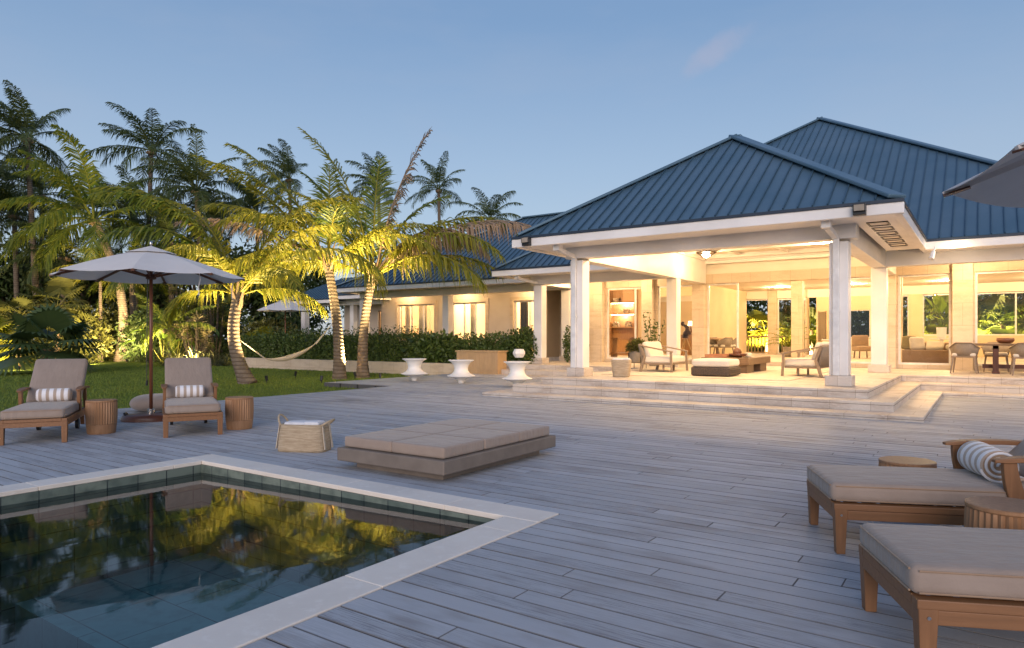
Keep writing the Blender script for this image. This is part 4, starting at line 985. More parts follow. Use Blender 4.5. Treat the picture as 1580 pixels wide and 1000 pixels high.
# hanging star of light under the tray ceiling
t = thing('ceiling_lamp', 'glowing faceted glass ceiling lamp in the pavilion', 'ceiling lamp', (-6.85,20.1,3.975))
b = MB(); b.lathe([(.17,-.02),(.17,.0),(.03,.0)],(0,0,0),16); b.tube([(0,0,-.02),(0,0,-.16)],.02,8); kid(b,'canopy_plate','bronze',t)
b = MB(); b.lathe([(.02,-.29),(.10,-.26),(.12,-.22),(.05,-.17)],(0,0,0),12); kid(b,'bulb','spot_glow',t)
k = MB()
for q in range(8): a = q*math.pi/4; k.bar((.30*math.cos(a),.30*math.sin(a),-.15),(.03*math.cos(a),.03*math.sin(a),-.32),.012,.012)
k.lathe([(.295,-.16),(.305,-.16),(.305,-.14),(.295,-.14)],(0,0,0),24); kid(k,'cage','bronze',t)
lamp('ceiling_lamp_light',(-6.85,20.1,3.58),45,(1,.64,.30),.08,t)
# dining set on the right hand loggia
def make_dchair(label, loc, rz, group='woven tub dining chairs', mat='grey_weave'):
    t = thing('dining_chair', label, 'dining chair', loc, rz, group)
    for sx in (-1,1):
        for sy,sp in ((-1,.07),(1,.03)):
            l = MB(); l.bar((sx*.27,sy*(.24+sp),0),(sx*.22,sy*.22,.43),.028,.028,(1,0,0),.045,.045); kid(l,'leg','grey_teak',t,bevel=.004)
    s = MB(); s.box(-.26,-.25,.40,.26,.25,.44); kid(s,'seat_frame','grey_teak',t,bevel=.006)
    c = MB(); c.rbox((0,.01,.475),(.50,.48,.075),.03,.01,4); kid(c,'seat_cushion','cushion_cream',t,smooth=True,weld=True)
    w_ = MB(); n = 18; vs = []
    for i in range(n+1):
        a = math.pi*(1+i/n); ca, sa = math.cos(a), math.sin(a); hz = .77-.13*max(0,(abs(ca)-.55)/.45)
        vs += [(.27*ca,.26*sa-.0,.445),(.32*ca,.31*sa,hz)]
    w_.add(vs,[(2*i,2*i+2,2*i+3,2*i+1) for i in range(n)]); o = kid(w_,'back_shell',mat,t,smooth=True); md = o.modifiers.new('s','SOLIDIFY'); md.thickness = .03
    r_ = MB(); r_.tube([Vector(vs[2*i+1]) for i in range(n+1)],.018,8); kid(r_,'top_rail','grey_teak',t,smooth=True)
    return t
dc = make_dchair('woven tub dining chair with its back to the terrace, left end of the table', (-.42,20.75,FZ), R(-4))
dup(dc,(.80,20.5,FZ),R(3),'woven tub dining chair cut by the right edge, back to the terrace')
dup(dc,(.25,22.25,FZ),R(180),'woven dining chair on the far side of the dining table, left one')
dup(dc,(1.2,22.25,FZ),R(180),'woven dining chair on the far side of the dining table, right one')
t = thing('dining_table', 'dark wooden dining table on the right hand loggia', 'dining table', (.85,21.4,FZ))
b = MB(); b.box(-1.30,-.52,.70,1.30,.52,.755); kid(b,'top','table_wood',t,bevel=.01)
for x,y in ((-.62,-.30),(-.62,.30),(.62,-.30),(.62,.30)):
    b = MB(); b.box(x-.06,y-.06,.0,x+.06,y+.06,.70); kid(b,'leg','dark_hardwood',t)
b = MB(); b.box(-.9,-.05,.12,.9,.05,.22); b.box(-.68,-.36,.62,-.56,.36,.699); b.box(.56,-.36,.62,.68,.36,.699); b.box(-.70,-.40,0,-.54,.40,.05); b.box(.54,-.40,0,.70,.40,.05); kid(b,'stretcher','dark_hardwood',t)
on_table('dining_bowl','turned wooden bowl on the dining table','bowl',[(.10,0),(.15,.02),(.19,.07),(.185,.14),(.17,.14),(.16,.05),(.01,.04)],(.43,21.3,FZ+.756),'bowl_wood')
# indoor pieces seen through the glass
for i,(x,y,r_) in enumerate(((-8.75,26.0,160),(-8.1,26.5,100),(-8.0,25.4,60))):
    dup(dc,(x,y,IZ),R(r_),['indoor dining chair behind the sliding door, left one','indoor dining chair behind the sliding door, far one','indoor dining chair behind the sliding door, near one'][i],'indoor dining chairs')
t = thing('indoor_table','round indoor table behind the sliding door','table',(-8.4,25.9,IZ)); b = MB(); b.lathe([(.45,.70),(.46,.72),(.46,.74),(.44,.75),(.01,.75)],(0,0,0),28); kid(b,'top','bar_wood',t); b = MB(); b.lathe([(.25,0),(.25,.03),(.05,.06),(.05,.70)],(0,0,0),16); kid(b,'pedestal','table_wood',t)
t = thing('shelf_cabinet','tall wooden cabinet with two brightly lit shelf niches','cabinet',(-12.95,27.05,IZ))
b = MB(); b.box(-.62,.0,0,.62,.34,.02); b.box(-.62,.30,.021,.62,.34,2.85); b.box(-.62,.0,.021,-.57,.299,2.85); b.box(.57,.0,.021,.62,.299,2.85)
for z_ in (.70,1.20,1.78,2.28): b.box(-.569,.01,z_,.569,.299,z_+.04)
b.box(-.569,.0,.03,.569,.02,.68); b.box(.05,.0,2.33,.56,.02,2.8); kid(b,'carcass','interior_wood',t)
for z_ in (1.77,2.27):
    g = MB(); g.box(-.55,.10,z_-.012,.55,.14,z_); kid(g,'light_strip','lamp_glow',t); lamp('shelf_light',(-12.95,27.15,IZ+z_-.06),10,(1,.85,.62),.05,t)
lamp('shelf_light',(-12.65,27.15,IZ+z_-.06),8,(1,.85,.62),.05,t)
rr = random.Random(8)
for z_,x0 in ((1.24,-.45),(1.24,.12),(1.82,.05),(2.32,-.45)):
    b = MB()
    for i in range(5): b.box(x0+i*.055,.06,0,x0+i*.055+.045,.24,rr.uniform(.16,.24) if z_ < 2 else .18)
    o = b.build('book_row','book_mix'); o.location = (-12.95,27.05,IZ+z_+.001); tag(o,{(1.24,-.45):'short row of books at the left of the lower lit shelf',(1.24,.12):'short row of books at the right of the lower lit shelf',(1.82,.05):'short row of books on the upper lit shelf',(2.32,-.45):'dark books in the open top of the cabinet'}[(z_,x0)],'books')
t = thing('console_table','slim wooden console table before the lit cabinet','table',(-11.5,24.1,IZ))
b = MB(); b.box(-.72,-.28,.75,.72,.28,.79); kid(b,'top','interior_wood',t)
for x in (-.35,.40): b = MB(); b.box(x-.04,-.2,0,x+.04,.2,.75); kid(b,'leg','interior_wood',t)
b = MB(); b.box(-.62,-.2,.16,.62,.2,.20); kid(b,'lower_shelf','interior_wood',t)
t = thing('sofa','tan built-in sofa behind the right hand window','sofa',(-1.25,24.6,IZ))
b = MB(); b.rbox((0,0,.20),(1.7,.9,.40),.03,0,4); kid(b,'base','cushion_tan',t,smooth=True,weld=True)
b = MB(); b.rbox((0,.42,.48),(1.7,.18,.30),.06,0,4); kid(b,'back','cushion_tan',t,smooth=True,weld=True)
def pillow(label,loc,sz,rot,mat):
    b = MB(); b.rbox((0,0,0),sz,min(sz)*.48,.02,5,side=-.02); o = b.build('throw_pillow',mat,smooth=True,weld=True); o.location = loc; o.rotation_euler = rot; tag(o,label,'pillow','throw pillows on the sofa')
pillow('patterned throw pillow at the left end of the sofa',(-1.95,24.75,IZ+.62),(.46,.16,.42),(R(-18),0,R(-10)),'croton_leaf')
pillow('white throw pillow second from the left on the sofa',(-1.72,24.5,IZ+.60),(.44,.16,.40),(R(-24),0,R(15)),'cushion_cream')
pillow('plain cream throw pillow in the middle of the sofa',(-1.25,24.45,IZ+.53),(.50,.16,.34),(R(-50),0,R(-5)),'cushion_cream')
pillow('flat white throw pillow at the right of the sofa',(-.72,24.4,IZ+.49),(.52,.34,.15),(0,0,R(8)),'cushion_cream')
def table_lamp(label,loc,h=.5,shade=(.10,.13,.20)):
    t = thing('table_lamp',label,'lamp',loc,0,'glowing lamps indoors')
    b = MB(); b.lathe([(.08,0),(.08,.02),(.03,.05),(.05,.16),(.02,h-.1)],(0,0,0),14); kid(b,'base','bowl_wood',t)
    b = MB(); b.lathe([(shade[1],h-.1),(shade[0],h-.1+shade[2])],(0,0,0),20); kid(b,'shade','shade_glow',t,smooth=True); return t
def side_table(label,loc,h=.6,w_=.5):
    t = thing('console' if w_ > .6 else 'side_table',label,'side table',loc,0); b = MB(); b.box(-w_/2,-.2,h-.05,w_/2,.2,h); kid(b,'top','interior_wood',t)
    b = MB(); b.box(-w_/2+.03,-.17,0,w_/2-.03,.17,h-.051); kid(b,'body','interior_wood',t)
side_table('brown sideboard behind the bronze figure',(-10.6,29.5,IZ),.90,1.6); table_lamp('small glowing lamp on the brown sideboard',(-10.75,29.5,IZ+.901))
side_table('side table at the back left of the sofa',(-3.2,30.8,IZ),.80,.55); table_lamp('glowing white table lamp behind the sofa',(-3.2,30.8,IZ+.801),.55)
t = thing('globe_lamp','small white globe lamp by the back garden door','lamp',(-6.35,30.2,IZ),0,'glowing lamps indoors'); b = MB(); b.lathe([(.12,0),(.12,.02),(.012,.03),(.012,1.55)],(0,0,0),12); kid(b,'stand','bronze',t); b = MB(); b.lathe([(.01,1.55),(.07,1.58),(.09,1.65),(.06,1.72),(.01,1.74)],(0,0,0),16); kid(b,'globe','shade_glow',t,smooth=True)
t = thing('bronze_sculpture','dark bronze bent figure on a wooden tripod','sculpture',(-8.95,24.0,IZ))
for k in range(3):
    a = 2.2+k*2.094; b = MB(); b.bar((.33*math.cos(a),.33*math.sin(a),0),(.03*math.cos(a),.03*math.sin(a),.78),.035,.035); kid(b,'tripod_leg','bar_wood',t)
b = MB(); b.lathe([(.10,.76),(.13,.78),(.13,.82),(.02,.83)],(0,0,0),16); b.tube([(-.02,0,.82),(.04,.0,.92),(.09,0,1.02),(.08,0,1.13),(.0,0,1.20),(-.05,0,1.22)],[.10,.13,.11,.085,.05,.045],12); b.tube([(.05,.08,1.1),(-.02,.12,1.0),(-.10,.10,.92)],[.035,.03,.025],8); b.lathe([(.01,-.085),(.06,-.05),(.08,0),(.065,.05),(.01,.085)],(-.10,0,1.28),14); kid(b,'figure','bronze',t,smooth=True)
t = thing('yellow_armchair','small yellow armchair indoors under the dark screen','armchair',(-3.75,28.6,IZ),R(-150))
b = MB(); b.rbox((0,0,.36),(.62,.62,.18),.05,.02,4); b.rbox((0,-.28,.62),(.60,.14,.50),.06,0,4); kid(b,'upholstery','cushion_tan',t,smooth=True,weld=True)
for x in (-.24,.24):
    for y in (-.24,.24): b = MB(); b.bar((x,y,0),(x*.9,y*.9,.28),.035,.035); kid(b,'leg','dark_hardwood',t)
t = thing('media_cabinet','pale low cabinet under the dark window at the back','cabinet',(-4.9,32.6,IZ)); b = MB(); b.box(-.95,-.25,0,.95,.25,.66); kid(b,'body','cushion_cream',t); b = MB(); b.box(-.97,-.27,.661,.97,.27,.70); kid(b,'top','white_paint',t)
t = thing('balustrade','pale wooden balustrade outside the back opening','railing',(-9.1,34.3,.42))
b = MB(); b.box(-1.2,-.04,.86,1.3,.04,.93); b.box(-1.2,-.03,.10,1.3,.03,.16); kid(b,'rails','bar_wood',t)
for i in range(16): b = MB(); b.box(-1.15+i*.16,-.025,.161,-1.15+i*.16+.05,.025,.859); kid(b,'baluster','bar_wood',t)
b = MB(); b.box(-14,33.26,-.15,9,36,.42); structure(b.build('back_terrace','travertine_step'))
# ================================================================== planting
Z = Vector((0,0,1))
def frond(b, base, az, el, L_, droop, ll=.75, n=36, rr=rng, w=.020, hang=.45, rach=None, side_bend=0., t0=.16, seed_r=None):
    """one pinnate palm frond: an arching midrib with drooping leaflets both sides"""
    m = 18; P = [Vector(base)]; D = []
    for i in range(m):
        t = (i+.5)/m; e = el-droop*t**1.35; a = az+side_bend*t*t
        d = Vector((math.cos(a)*math.cos(e), math.sin(a)*math.cos(e), math.sin(e))); D.append(d); P.append(P[-1]+d*(L_/m))
    r_ = rach if rach is not None else b
    r_.tube(P, [.036*(1-.85*i/m)*(L_/4)**.5+.004 for i in range(m+1)], 5, r=.95)
    for i in range(n):
        t = t0+(1-t0)*(i+.5*rr.random())/n; f = t*m; k = min(int(f), m-1); p = P[k].lerp(P[k+1], f-k); d = D[k]
        a = az+side_bend*t*t; sd = Vector((-math.sin(a), math.cos(a), 0)); nr = sd.cross(d); nr = nr if nr.z > 0 or abs(d.z) > .9 else -nr
        ln = ll*(math.sin(math.pi*min(1,(.13+.80*t))))**.75*rr.uniform(.85,1.1)
        for s in (-1, 1):
            if rr.random() < .06: continue
            ph = R(28+30*t+rr.uniform(-11,11))
            q = sd*s*math.cos(ph)+d*math.sin(ph)+nr*rr.uniform(.0,.22); q.normalize()
            hg = hang*rr.uniform(.7,1.5); mid = p+q*ln*.5-Z*ln*hg*.20; tip = p+q*ln*(1-.30*min(1,hg))-Z*ln*hg*rr.uniform(.75,1.1)
            if hang > .74: tip = p+q*ln*.55-Z*ln*.85*rr.uniform(.8,1.1); mid = p+q*ln*.42-Z*ln*.22
            wv = (d*.9+Vector((rr.uniform(-.3,.3),rr.uniform(-.3,.3),rr.uniform(-.3,.3)))).normalized()*w*(L_/4)**.4
            o = len(b.v); b.v.extend([tuple(p-wv*.6), tuple(p+wv*.6), tuple(mid+wv), tuple(mid-wv), tuple(tip)])
            c = min(1, max(0, rr.random())); b.f.extend([(o,o+1,o+2,o+3),(o+3,o+2,o+4)]); b.r.extend([c,c])
def trunk_pts(base, top, bow, n=14):
    base, top = Vector(base), Vector(top); out = []
    for i in range(n+1):
        t = i/n; out.append(base.lerp(top, t)+Vector(bow)*math.sin(math.pi*t))
    return out
def palm_trunk(b, pts, r0, r1, seg=14, swell=.5):
    fine = []; rad = []; m = len(pts)-1; tot = m*5
    for i in range(tot+1):
        f = i/5; k = min(int(f), m-1); p = pts[k].lerp(pts[k+1], f-k); t = i/tot
        fine.append(p); rad.append((r0+(r1-r0)*t)*(1+swell*math.exp(-t*9))*(1+(.035 if i%2 else -.02)))
    b.tube(fine, rad, seg)
def hero_palm(label, base, top, bow, r0, r1, specs, fill, group='uplit coconut palms on the lawn', rs=1):
    rr = random.Random(rs); t = thing('coconut_palm', label, 'palm tree', base, 0, group)
    b = MB(); palm_trunk(b, trunk_pts(base, top, bow), r0, r1); b.build('trunk','palm_bark',t,world=True,smooth=True)
    hb = MB(); tp = Vector(top)
    for k in range(9):
        a = k*2.4; d = Vector((math.cos(a),math.sin(a),0)); q = tp+Z*(-.35+.06*k)
        hb.bar(q+d*.10, q+d*.26+Z*.55, .15, .03, d, .05, .02)
    hb.build('leaf_bases','palm_husk',t,world=True)
    camaz = R(34.7)
    def one(az, el, L_, dr, mat, hang, ll, sb):
        fb = MB(); rb = MB()
        frond(fb, tp+Vector((math.cos(az),math.sin(az),0))*.09+Z*.05, az, R(el), L_*1.1, R(dr), ll, 78, rr, .028, hang, rb, sb)
        o = fb.build('frond', mat, t, world=True); rb.build('midrib', 'frond_dry' if mat == 'frond_dry' else 'frond_yellow', o, world=True, smooth=True)
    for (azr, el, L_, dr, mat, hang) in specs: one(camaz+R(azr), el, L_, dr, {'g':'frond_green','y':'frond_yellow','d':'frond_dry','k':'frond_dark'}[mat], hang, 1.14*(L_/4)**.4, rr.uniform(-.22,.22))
    for k in range(fill): one(rr.uniform(0,6.28), rr.uniform(-5,75), rr.uniform(2.6,3.6), rr.uniform(50,100), rr.choice(['frond_green','frond_yellow','frond_green']), .5, .75, rr.uniform(-.3,.3))
    return t
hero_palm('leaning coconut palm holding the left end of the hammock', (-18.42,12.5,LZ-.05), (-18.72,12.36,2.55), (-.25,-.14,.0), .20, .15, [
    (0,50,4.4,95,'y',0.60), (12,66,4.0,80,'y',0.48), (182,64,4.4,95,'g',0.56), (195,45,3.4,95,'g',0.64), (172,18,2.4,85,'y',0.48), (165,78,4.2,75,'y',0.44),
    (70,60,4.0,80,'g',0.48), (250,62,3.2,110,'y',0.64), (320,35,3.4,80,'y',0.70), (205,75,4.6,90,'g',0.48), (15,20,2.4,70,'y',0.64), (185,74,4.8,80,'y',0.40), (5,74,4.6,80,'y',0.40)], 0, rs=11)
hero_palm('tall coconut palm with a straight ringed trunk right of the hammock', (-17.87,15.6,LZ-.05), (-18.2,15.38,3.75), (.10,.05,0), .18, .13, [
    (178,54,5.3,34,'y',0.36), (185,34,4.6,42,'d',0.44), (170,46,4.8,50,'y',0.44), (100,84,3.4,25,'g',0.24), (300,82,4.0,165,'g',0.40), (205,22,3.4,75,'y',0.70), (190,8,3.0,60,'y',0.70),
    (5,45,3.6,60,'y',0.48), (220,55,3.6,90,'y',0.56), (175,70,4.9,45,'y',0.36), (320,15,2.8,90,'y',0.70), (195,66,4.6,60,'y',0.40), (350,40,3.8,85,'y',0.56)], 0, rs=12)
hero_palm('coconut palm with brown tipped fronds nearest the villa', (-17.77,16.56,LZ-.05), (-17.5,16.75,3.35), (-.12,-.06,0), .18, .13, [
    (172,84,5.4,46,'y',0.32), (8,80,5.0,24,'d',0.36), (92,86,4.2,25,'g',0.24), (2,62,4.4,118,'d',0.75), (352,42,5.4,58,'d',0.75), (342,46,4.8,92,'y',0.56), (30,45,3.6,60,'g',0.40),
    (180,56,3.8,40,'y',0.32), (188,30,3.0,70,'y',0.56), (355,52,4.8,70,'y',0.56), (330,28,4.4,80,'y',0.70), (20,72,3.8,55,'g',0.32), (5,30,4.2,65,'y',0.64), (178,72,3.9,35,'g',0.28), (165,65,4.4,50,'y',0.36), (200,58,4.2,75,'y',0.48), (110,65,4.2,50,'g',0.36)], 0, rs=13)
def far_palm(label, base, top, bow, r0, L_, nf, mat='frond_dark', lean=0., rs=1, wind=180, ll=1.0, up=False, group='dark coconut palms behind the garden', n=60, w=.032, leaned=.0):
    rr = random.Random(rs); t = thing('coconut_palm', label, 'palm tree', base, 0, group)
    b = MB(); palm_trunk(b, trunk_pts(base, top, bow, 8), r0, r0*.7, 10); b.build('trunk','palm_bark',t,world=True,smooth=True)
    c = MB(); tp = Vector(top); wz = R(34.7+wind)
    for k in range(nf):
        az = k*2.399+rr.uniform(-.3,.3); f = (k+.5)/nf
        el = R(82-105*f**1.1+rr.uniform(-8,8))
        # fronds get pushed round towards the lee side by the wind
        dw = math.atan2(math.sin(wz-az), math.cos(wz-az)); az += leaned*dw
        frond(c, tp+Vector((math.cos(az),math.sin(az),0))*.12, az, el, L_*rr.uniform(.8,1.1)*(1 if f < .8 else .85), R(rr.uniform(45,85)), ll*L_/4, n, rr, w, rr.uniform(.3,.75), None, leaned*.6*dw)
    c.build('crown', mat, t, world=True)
    nb = MB()
    for k in range(6): nb.lathe([(.01,-.14),(.10,-.08),(.13,0),(.09,.09),(.01,.13)], (tp.x+.22*math.cos(k*1.05),tp.y+.22*math.sin(k*1.05),tp.z-.18-.05*(k%2)), 8)
    nb.build('coconuts','palm_husk',t,world=True,smooth=True)
    return t
def at(u, v, D): return Vector((0,0,1.3))+(FW+RT*((u-790)/1053)+Z*((520-v)/1053))*D
def rooted(u, D): p = at(u, 520, D); return (p.x, p.y, LZ)
FP = [ # label, base u, crown u, crown v, distance, frond length, fronds, wind lean
 ('tall dark palm at the far left top of the picture', 62, 42, 212, 40, 3.8, 26, .25),
 ('dark palm with its crown cut by the left edge of the picture', -30, -12, 285, 38, 3.8, 24, .3),
 ('tallest dark palm, its round crown standing clear over the umbrella', 222, 234, 232, 48, 4.1, 20, .08),
 ('dark drooping palm to the right of the tallest one', 318, 303, 292, 44, 4.1, 24, .2),
 ('dark palm half hidden behind the yellow fronds, left of the middle palm', 452, 447, 275, 56, 3.6, 18, .3),
 ('dark palm seen between the two brown frond tips', 590, 584, 290, 60, 3.6, 18, .25),
 ('slender distant palm left of the last one over the wing roof', 681, 677, 292, 66, 3.9, 16, .15),
 ('distant palm nearest the blue roof, rightmost of all', 760, 756, 338, 60, 3.7, 16, .05)]
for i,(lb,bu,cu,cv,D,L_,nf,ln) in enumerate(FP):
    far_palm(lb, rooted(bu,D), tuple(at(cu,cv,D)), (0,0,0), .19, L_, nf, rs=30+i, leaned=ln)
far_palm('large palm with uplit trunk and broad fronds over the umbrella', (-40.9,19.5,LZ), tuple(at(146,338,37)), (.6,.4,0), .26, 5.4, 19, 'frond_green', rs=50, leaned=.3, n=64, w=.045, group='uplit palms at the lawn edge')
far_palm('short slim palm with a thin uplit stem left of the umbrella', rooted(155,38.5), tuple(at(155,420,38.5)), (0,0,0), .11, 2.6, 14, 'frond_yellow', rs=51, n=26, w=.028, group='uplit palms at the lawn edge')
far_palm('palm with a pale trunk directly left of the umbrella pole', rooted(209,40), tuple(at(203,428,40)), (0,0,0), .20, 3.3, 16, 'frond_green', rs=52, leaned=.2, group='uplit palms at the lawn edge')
far_palm('low arching palm behind the second lounger', rooted(262,35), tuple(at(262,505,35)), (0,0,0), .10, 2.4, 14, 'frond_green', rs=53, group='uplit palms at the lawn edge')

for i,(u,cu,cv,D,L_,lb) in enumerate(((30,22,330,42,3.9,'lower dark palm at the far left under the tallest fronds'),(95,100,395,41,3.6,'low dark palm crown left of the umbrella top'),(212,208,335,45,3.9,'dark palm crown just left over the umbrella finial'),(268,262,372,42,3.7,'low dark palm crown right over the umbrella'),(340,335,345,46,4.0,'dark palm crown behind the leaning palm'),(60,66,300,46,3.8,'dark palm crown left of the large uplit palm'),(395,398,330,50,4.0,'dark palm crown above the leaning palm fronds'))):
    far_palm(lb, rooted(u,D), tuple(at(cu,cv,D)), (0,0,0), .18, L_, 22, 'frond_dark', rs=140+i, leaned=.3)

def fan_leaf(b, c, az, el, pet, rad, rr, seg=22, spread=R(250), droop=.35):
    d = Vector((math.cos(az)*math.cos(el), math.sin(az)*math.cos(el), math.sin(el))); sd = Vector((-math.sin(az), math.cos(az), 0)); nr = sd.cross(d)
    h = Vector(c)+d*pet-Z*pet*.12
    b.tube([Vector(c), Vector(c)+d*pet*.5, h], [.022,.017,.012], 5, r=.9)
    d2 = (d-Z*.35).normalized(); nr = sd.cross(d2)
    cc = rr.random()*.6
    for k in range(seg):
        a0 = -spread/2+spread*k/seg; a1 = a0+spread/seg; am = (a0+a1)/2; pl = .03*rad
        f = lambda a, q: h+(d2*math.cos(a)+sd*math.sin(a))*rad*q
        up = nr*pl*(1 if k % 2 else -1); lr = rad*rr.uniform(.9,1.05)
        tip = h+(d2*math.cos(am)+sd*math.sin(am))*lr-Z*rad*droop*(.5+.5*abs(math.sin(am)))
        o = len(b.v); b.v.extend([tuple(h), tuple(f(a0,.62)-Z*rad*.05), tuple(f(a1,.62)-Z*rad*.05), tuple(tip)])
        c_ = min(1,max(0,cc+rr.uniform(0,.4))); b.f.extend([(o,o+1,o+2),(o+1,o+3,o+2)]); b.r.extend([c_,c_])
def fan_palm(label, base, h, nl, pet, rad, mat='fan_leaf', rs=1, stem=.10, group='fan palms'):
    rr = random.Random(rs); t = thing('fan_palm', label, 'palm tree', base, 0, group)
    s = MB(); palm_trunk(s, trunk_pts((0,0,0),(0.05,0,h),(.03,0,0),6), stem*1.1, stem, 10, .2); s.build('trunk','palm_husk',t,smooth=True)
    b = MB()
    for k in range(nl):
        f = (k+.5)/nl; fan_leaf(b,(0,0,h),k*2.4+rr.uniform(-.3,.3),R(75-95*f+rr.uniform(-8,8)),pet*rr.uniform(.8,1.15),rad*rr.uniform(.85,1.1),rr)
    b.build('crown',mat,t); return t
def leaf_quad(b, p, d, n, L_, W_, r):
    """pointed leaf with a mid fold, d = direction, n = facing"""
    sd = d.cross(n); 
    if sd.length < 1e-3: sd = Vector((1,0,0))
    sd.normalize(); n = sd.cross(d)
    o = len(b.v)
    b.v.extend([tuple(p), tuple(p+d*L_*.45+sd*W_*.5+n*W_*.12), tuple(p+d*L_-n*L_*.12), tuple(p+d*L_*.45-sd*W_*.5+n*W_*.12)])
    b.f.extend([(o,o+1,o+2),(o,o+2,o+3)]); b.r.extend([r,r])
def rdir(rr):
    z = rr.uniform(-1,1); a = rr.uniform(0,6.283); q = math.sqrt(1-z*z); return Vector((q*math.cos(a), q*math.sin(a), z))
def shrub(label, base, blobs, nleaf, L_, W_, mat='shrub_leaf', rs=1, cat='shrub', name='shrub', group=None, stems=5, thin=False):
    """leafy bush: leaf quads spread through several overlapping ellipsoid clumps, on branching stems"""
    rr = random.Random(rs); t = thing(name, label, cat, base, rr.uniform(0,.3), group)
    b = MB(); tot = sum(q[3]*q[4]*q[5] for q in blobs)**1.0
    for (cx,cy_,cz,rx,ry,rz_) in blobs:
        k = int(nleaf*(rx*ry*rz_)/tot)
        for _ in range(k):
            d = rdir(rr); q = rr.random()**.28; jit = 1+.22*mnoise.noise(d*2.3+Vector((cx,cy_,cz)))
            p = Vector((cx+d.x*rx*q*jit, cy_+d.y*ry*q*jit, cz+d.z*rz_*q*jit))
            if p.z < .03: continue
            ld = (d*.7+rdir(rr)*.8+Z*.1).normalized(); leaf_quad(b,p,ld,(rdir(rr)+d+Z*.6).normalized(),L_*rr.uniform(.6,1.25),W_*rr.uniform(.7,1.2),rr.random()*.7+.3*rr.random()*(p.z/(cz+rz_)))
    b.build('foliage',mat,t)
    s = MB()
    for (cx,cy_,cz,rx,ry,rz_) in blobs[:stems]: s.tube([(cx*.25,cy_*.25,0),(cx*.6,cy_*.6,cz*.5),(cx,cy_,cz+rz_*.4)],[.04,.03,.012],6)
    s.build('stems','bark_dark',t); return t
# --- hedge in the planting bed: a clipped row left, looser shrubs toward the porch
def hedge(label, x0, x1, y0, y1, z0, z1, n, L_, W_, rs, mat='shrub_leaf'):
    rr = random.Random(rs); t = thing('hedge', label, 'hedge', ((x0+x1)/2,(y0+y1)/2,z0)); b = MB(); c = ((x0+x1)/2,(y0+y1)/2,z0)
    hx, hy, hz = (x1-x0)/2, (y1-y0)/2, z1-z0
    for _ in range(n):
        f = rr.random(); x = rr.uniform(-hx,hx); lump = .22*mnoise.noise(Vector((x*1.0,rs,0)))+.13*mnoise.noise(Vector((x*2.9,rs,4)))+.06*mnoise.noise(Vector((x*7,rs,9)))
        if f < .52: y = -hy+abs(rr.gauss(0,.10))-lump*.8; z = rr.uniform(.0,hz+lump)
        elif f < .92: y = rr.uniform(-hy,hy); z = hz+lump-abs(rr.gauss(0,.08))+(.42*rr.random()**7)
        else: y = hy-abs(rr.gauss(0,.1)); z = rr.uniform(0,hz)
        n_ = Vector((0,-1,.5)) if f < .52 else Vector((0,-.2,1)); leaf_quad(b,Vector((x,y,z)),(rdir(rr)+Z*.35+n_*.4).normalized(),(n_+rdir(rr)*.7).normalized(),L_*rr.uniform(.6,1.3),W_*rr.uniform(.7,1.2),rr.random())
    b.build('foliage',mat,t)
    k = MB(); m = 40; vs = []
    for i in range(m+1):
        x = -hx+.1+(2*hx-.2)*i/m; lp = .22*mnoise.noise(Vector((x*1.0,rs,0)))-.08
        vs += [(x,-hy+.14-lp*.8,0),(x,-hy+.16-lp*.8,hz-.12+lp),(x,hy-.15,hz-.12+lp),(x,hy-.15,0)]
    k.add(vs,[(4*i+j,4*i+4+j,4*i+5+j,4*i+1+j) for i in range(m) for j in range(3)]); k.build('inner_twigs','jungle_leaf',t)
hedge('long dark clipped hedge behind the hammock', -29.0, -17.9, 19.35, 20.9, .25, 1.28, 15000, .12, .065, 3)
shrub('big leafed bush just right of the two middle palm trunks', (-17.2,20.0,.25), [(0,0,.55,.95,.7,.58),(.55,.1,.45,.7,.6,.5),(-.5,0,.4,.6,.6,.45)], 2600, .22, .13, 'shrub_leaf', 5, group='shrubs along the wing')
shrub('rounded dark shrub under the left pair of wing windows', (-15.9,20.1,.25), [(0,0,.52,.9,.7,.60),(.5,.1,.42,.6,.6,.5),(-.55,0,.45,.6,.6,.5)], 3800, .13, .07, 'shrub_leaf', 6, group='shrubs along the wing')
shrub('wide shrub behind the wooden bar counter', (-14.5,20.0,.25), [(0,0,.55,.95,.7,.62),(.7,.0,.52,.6,.6,.58),(-.6,0,.5,.6,.6,.5)], 4200, .13, .07, 'shrub_leaf', 7, group='shrubs along the wing')
shrub('taller loose shrub between the bar and the small porch column', (-13.35,20.0,.25), [(0,-.1,.62,.72,.6,.70),(.25,0,.75,.4,.4,.62),(-.4,0,.5,.6,.55,.55)], 3400, .13, .07, 'shrub_leaf', 8, group='shrubs along the wing')
shrub('small shrub growing between the two porch columns', (-12.2,21.6,FZ), [(0,0,.65,.42,.4,.70),(.2,0,1.0,.25,.25,.5)], 1700, .12, .065, 'shrub_leaf', 9, group='shrubs along the wing')
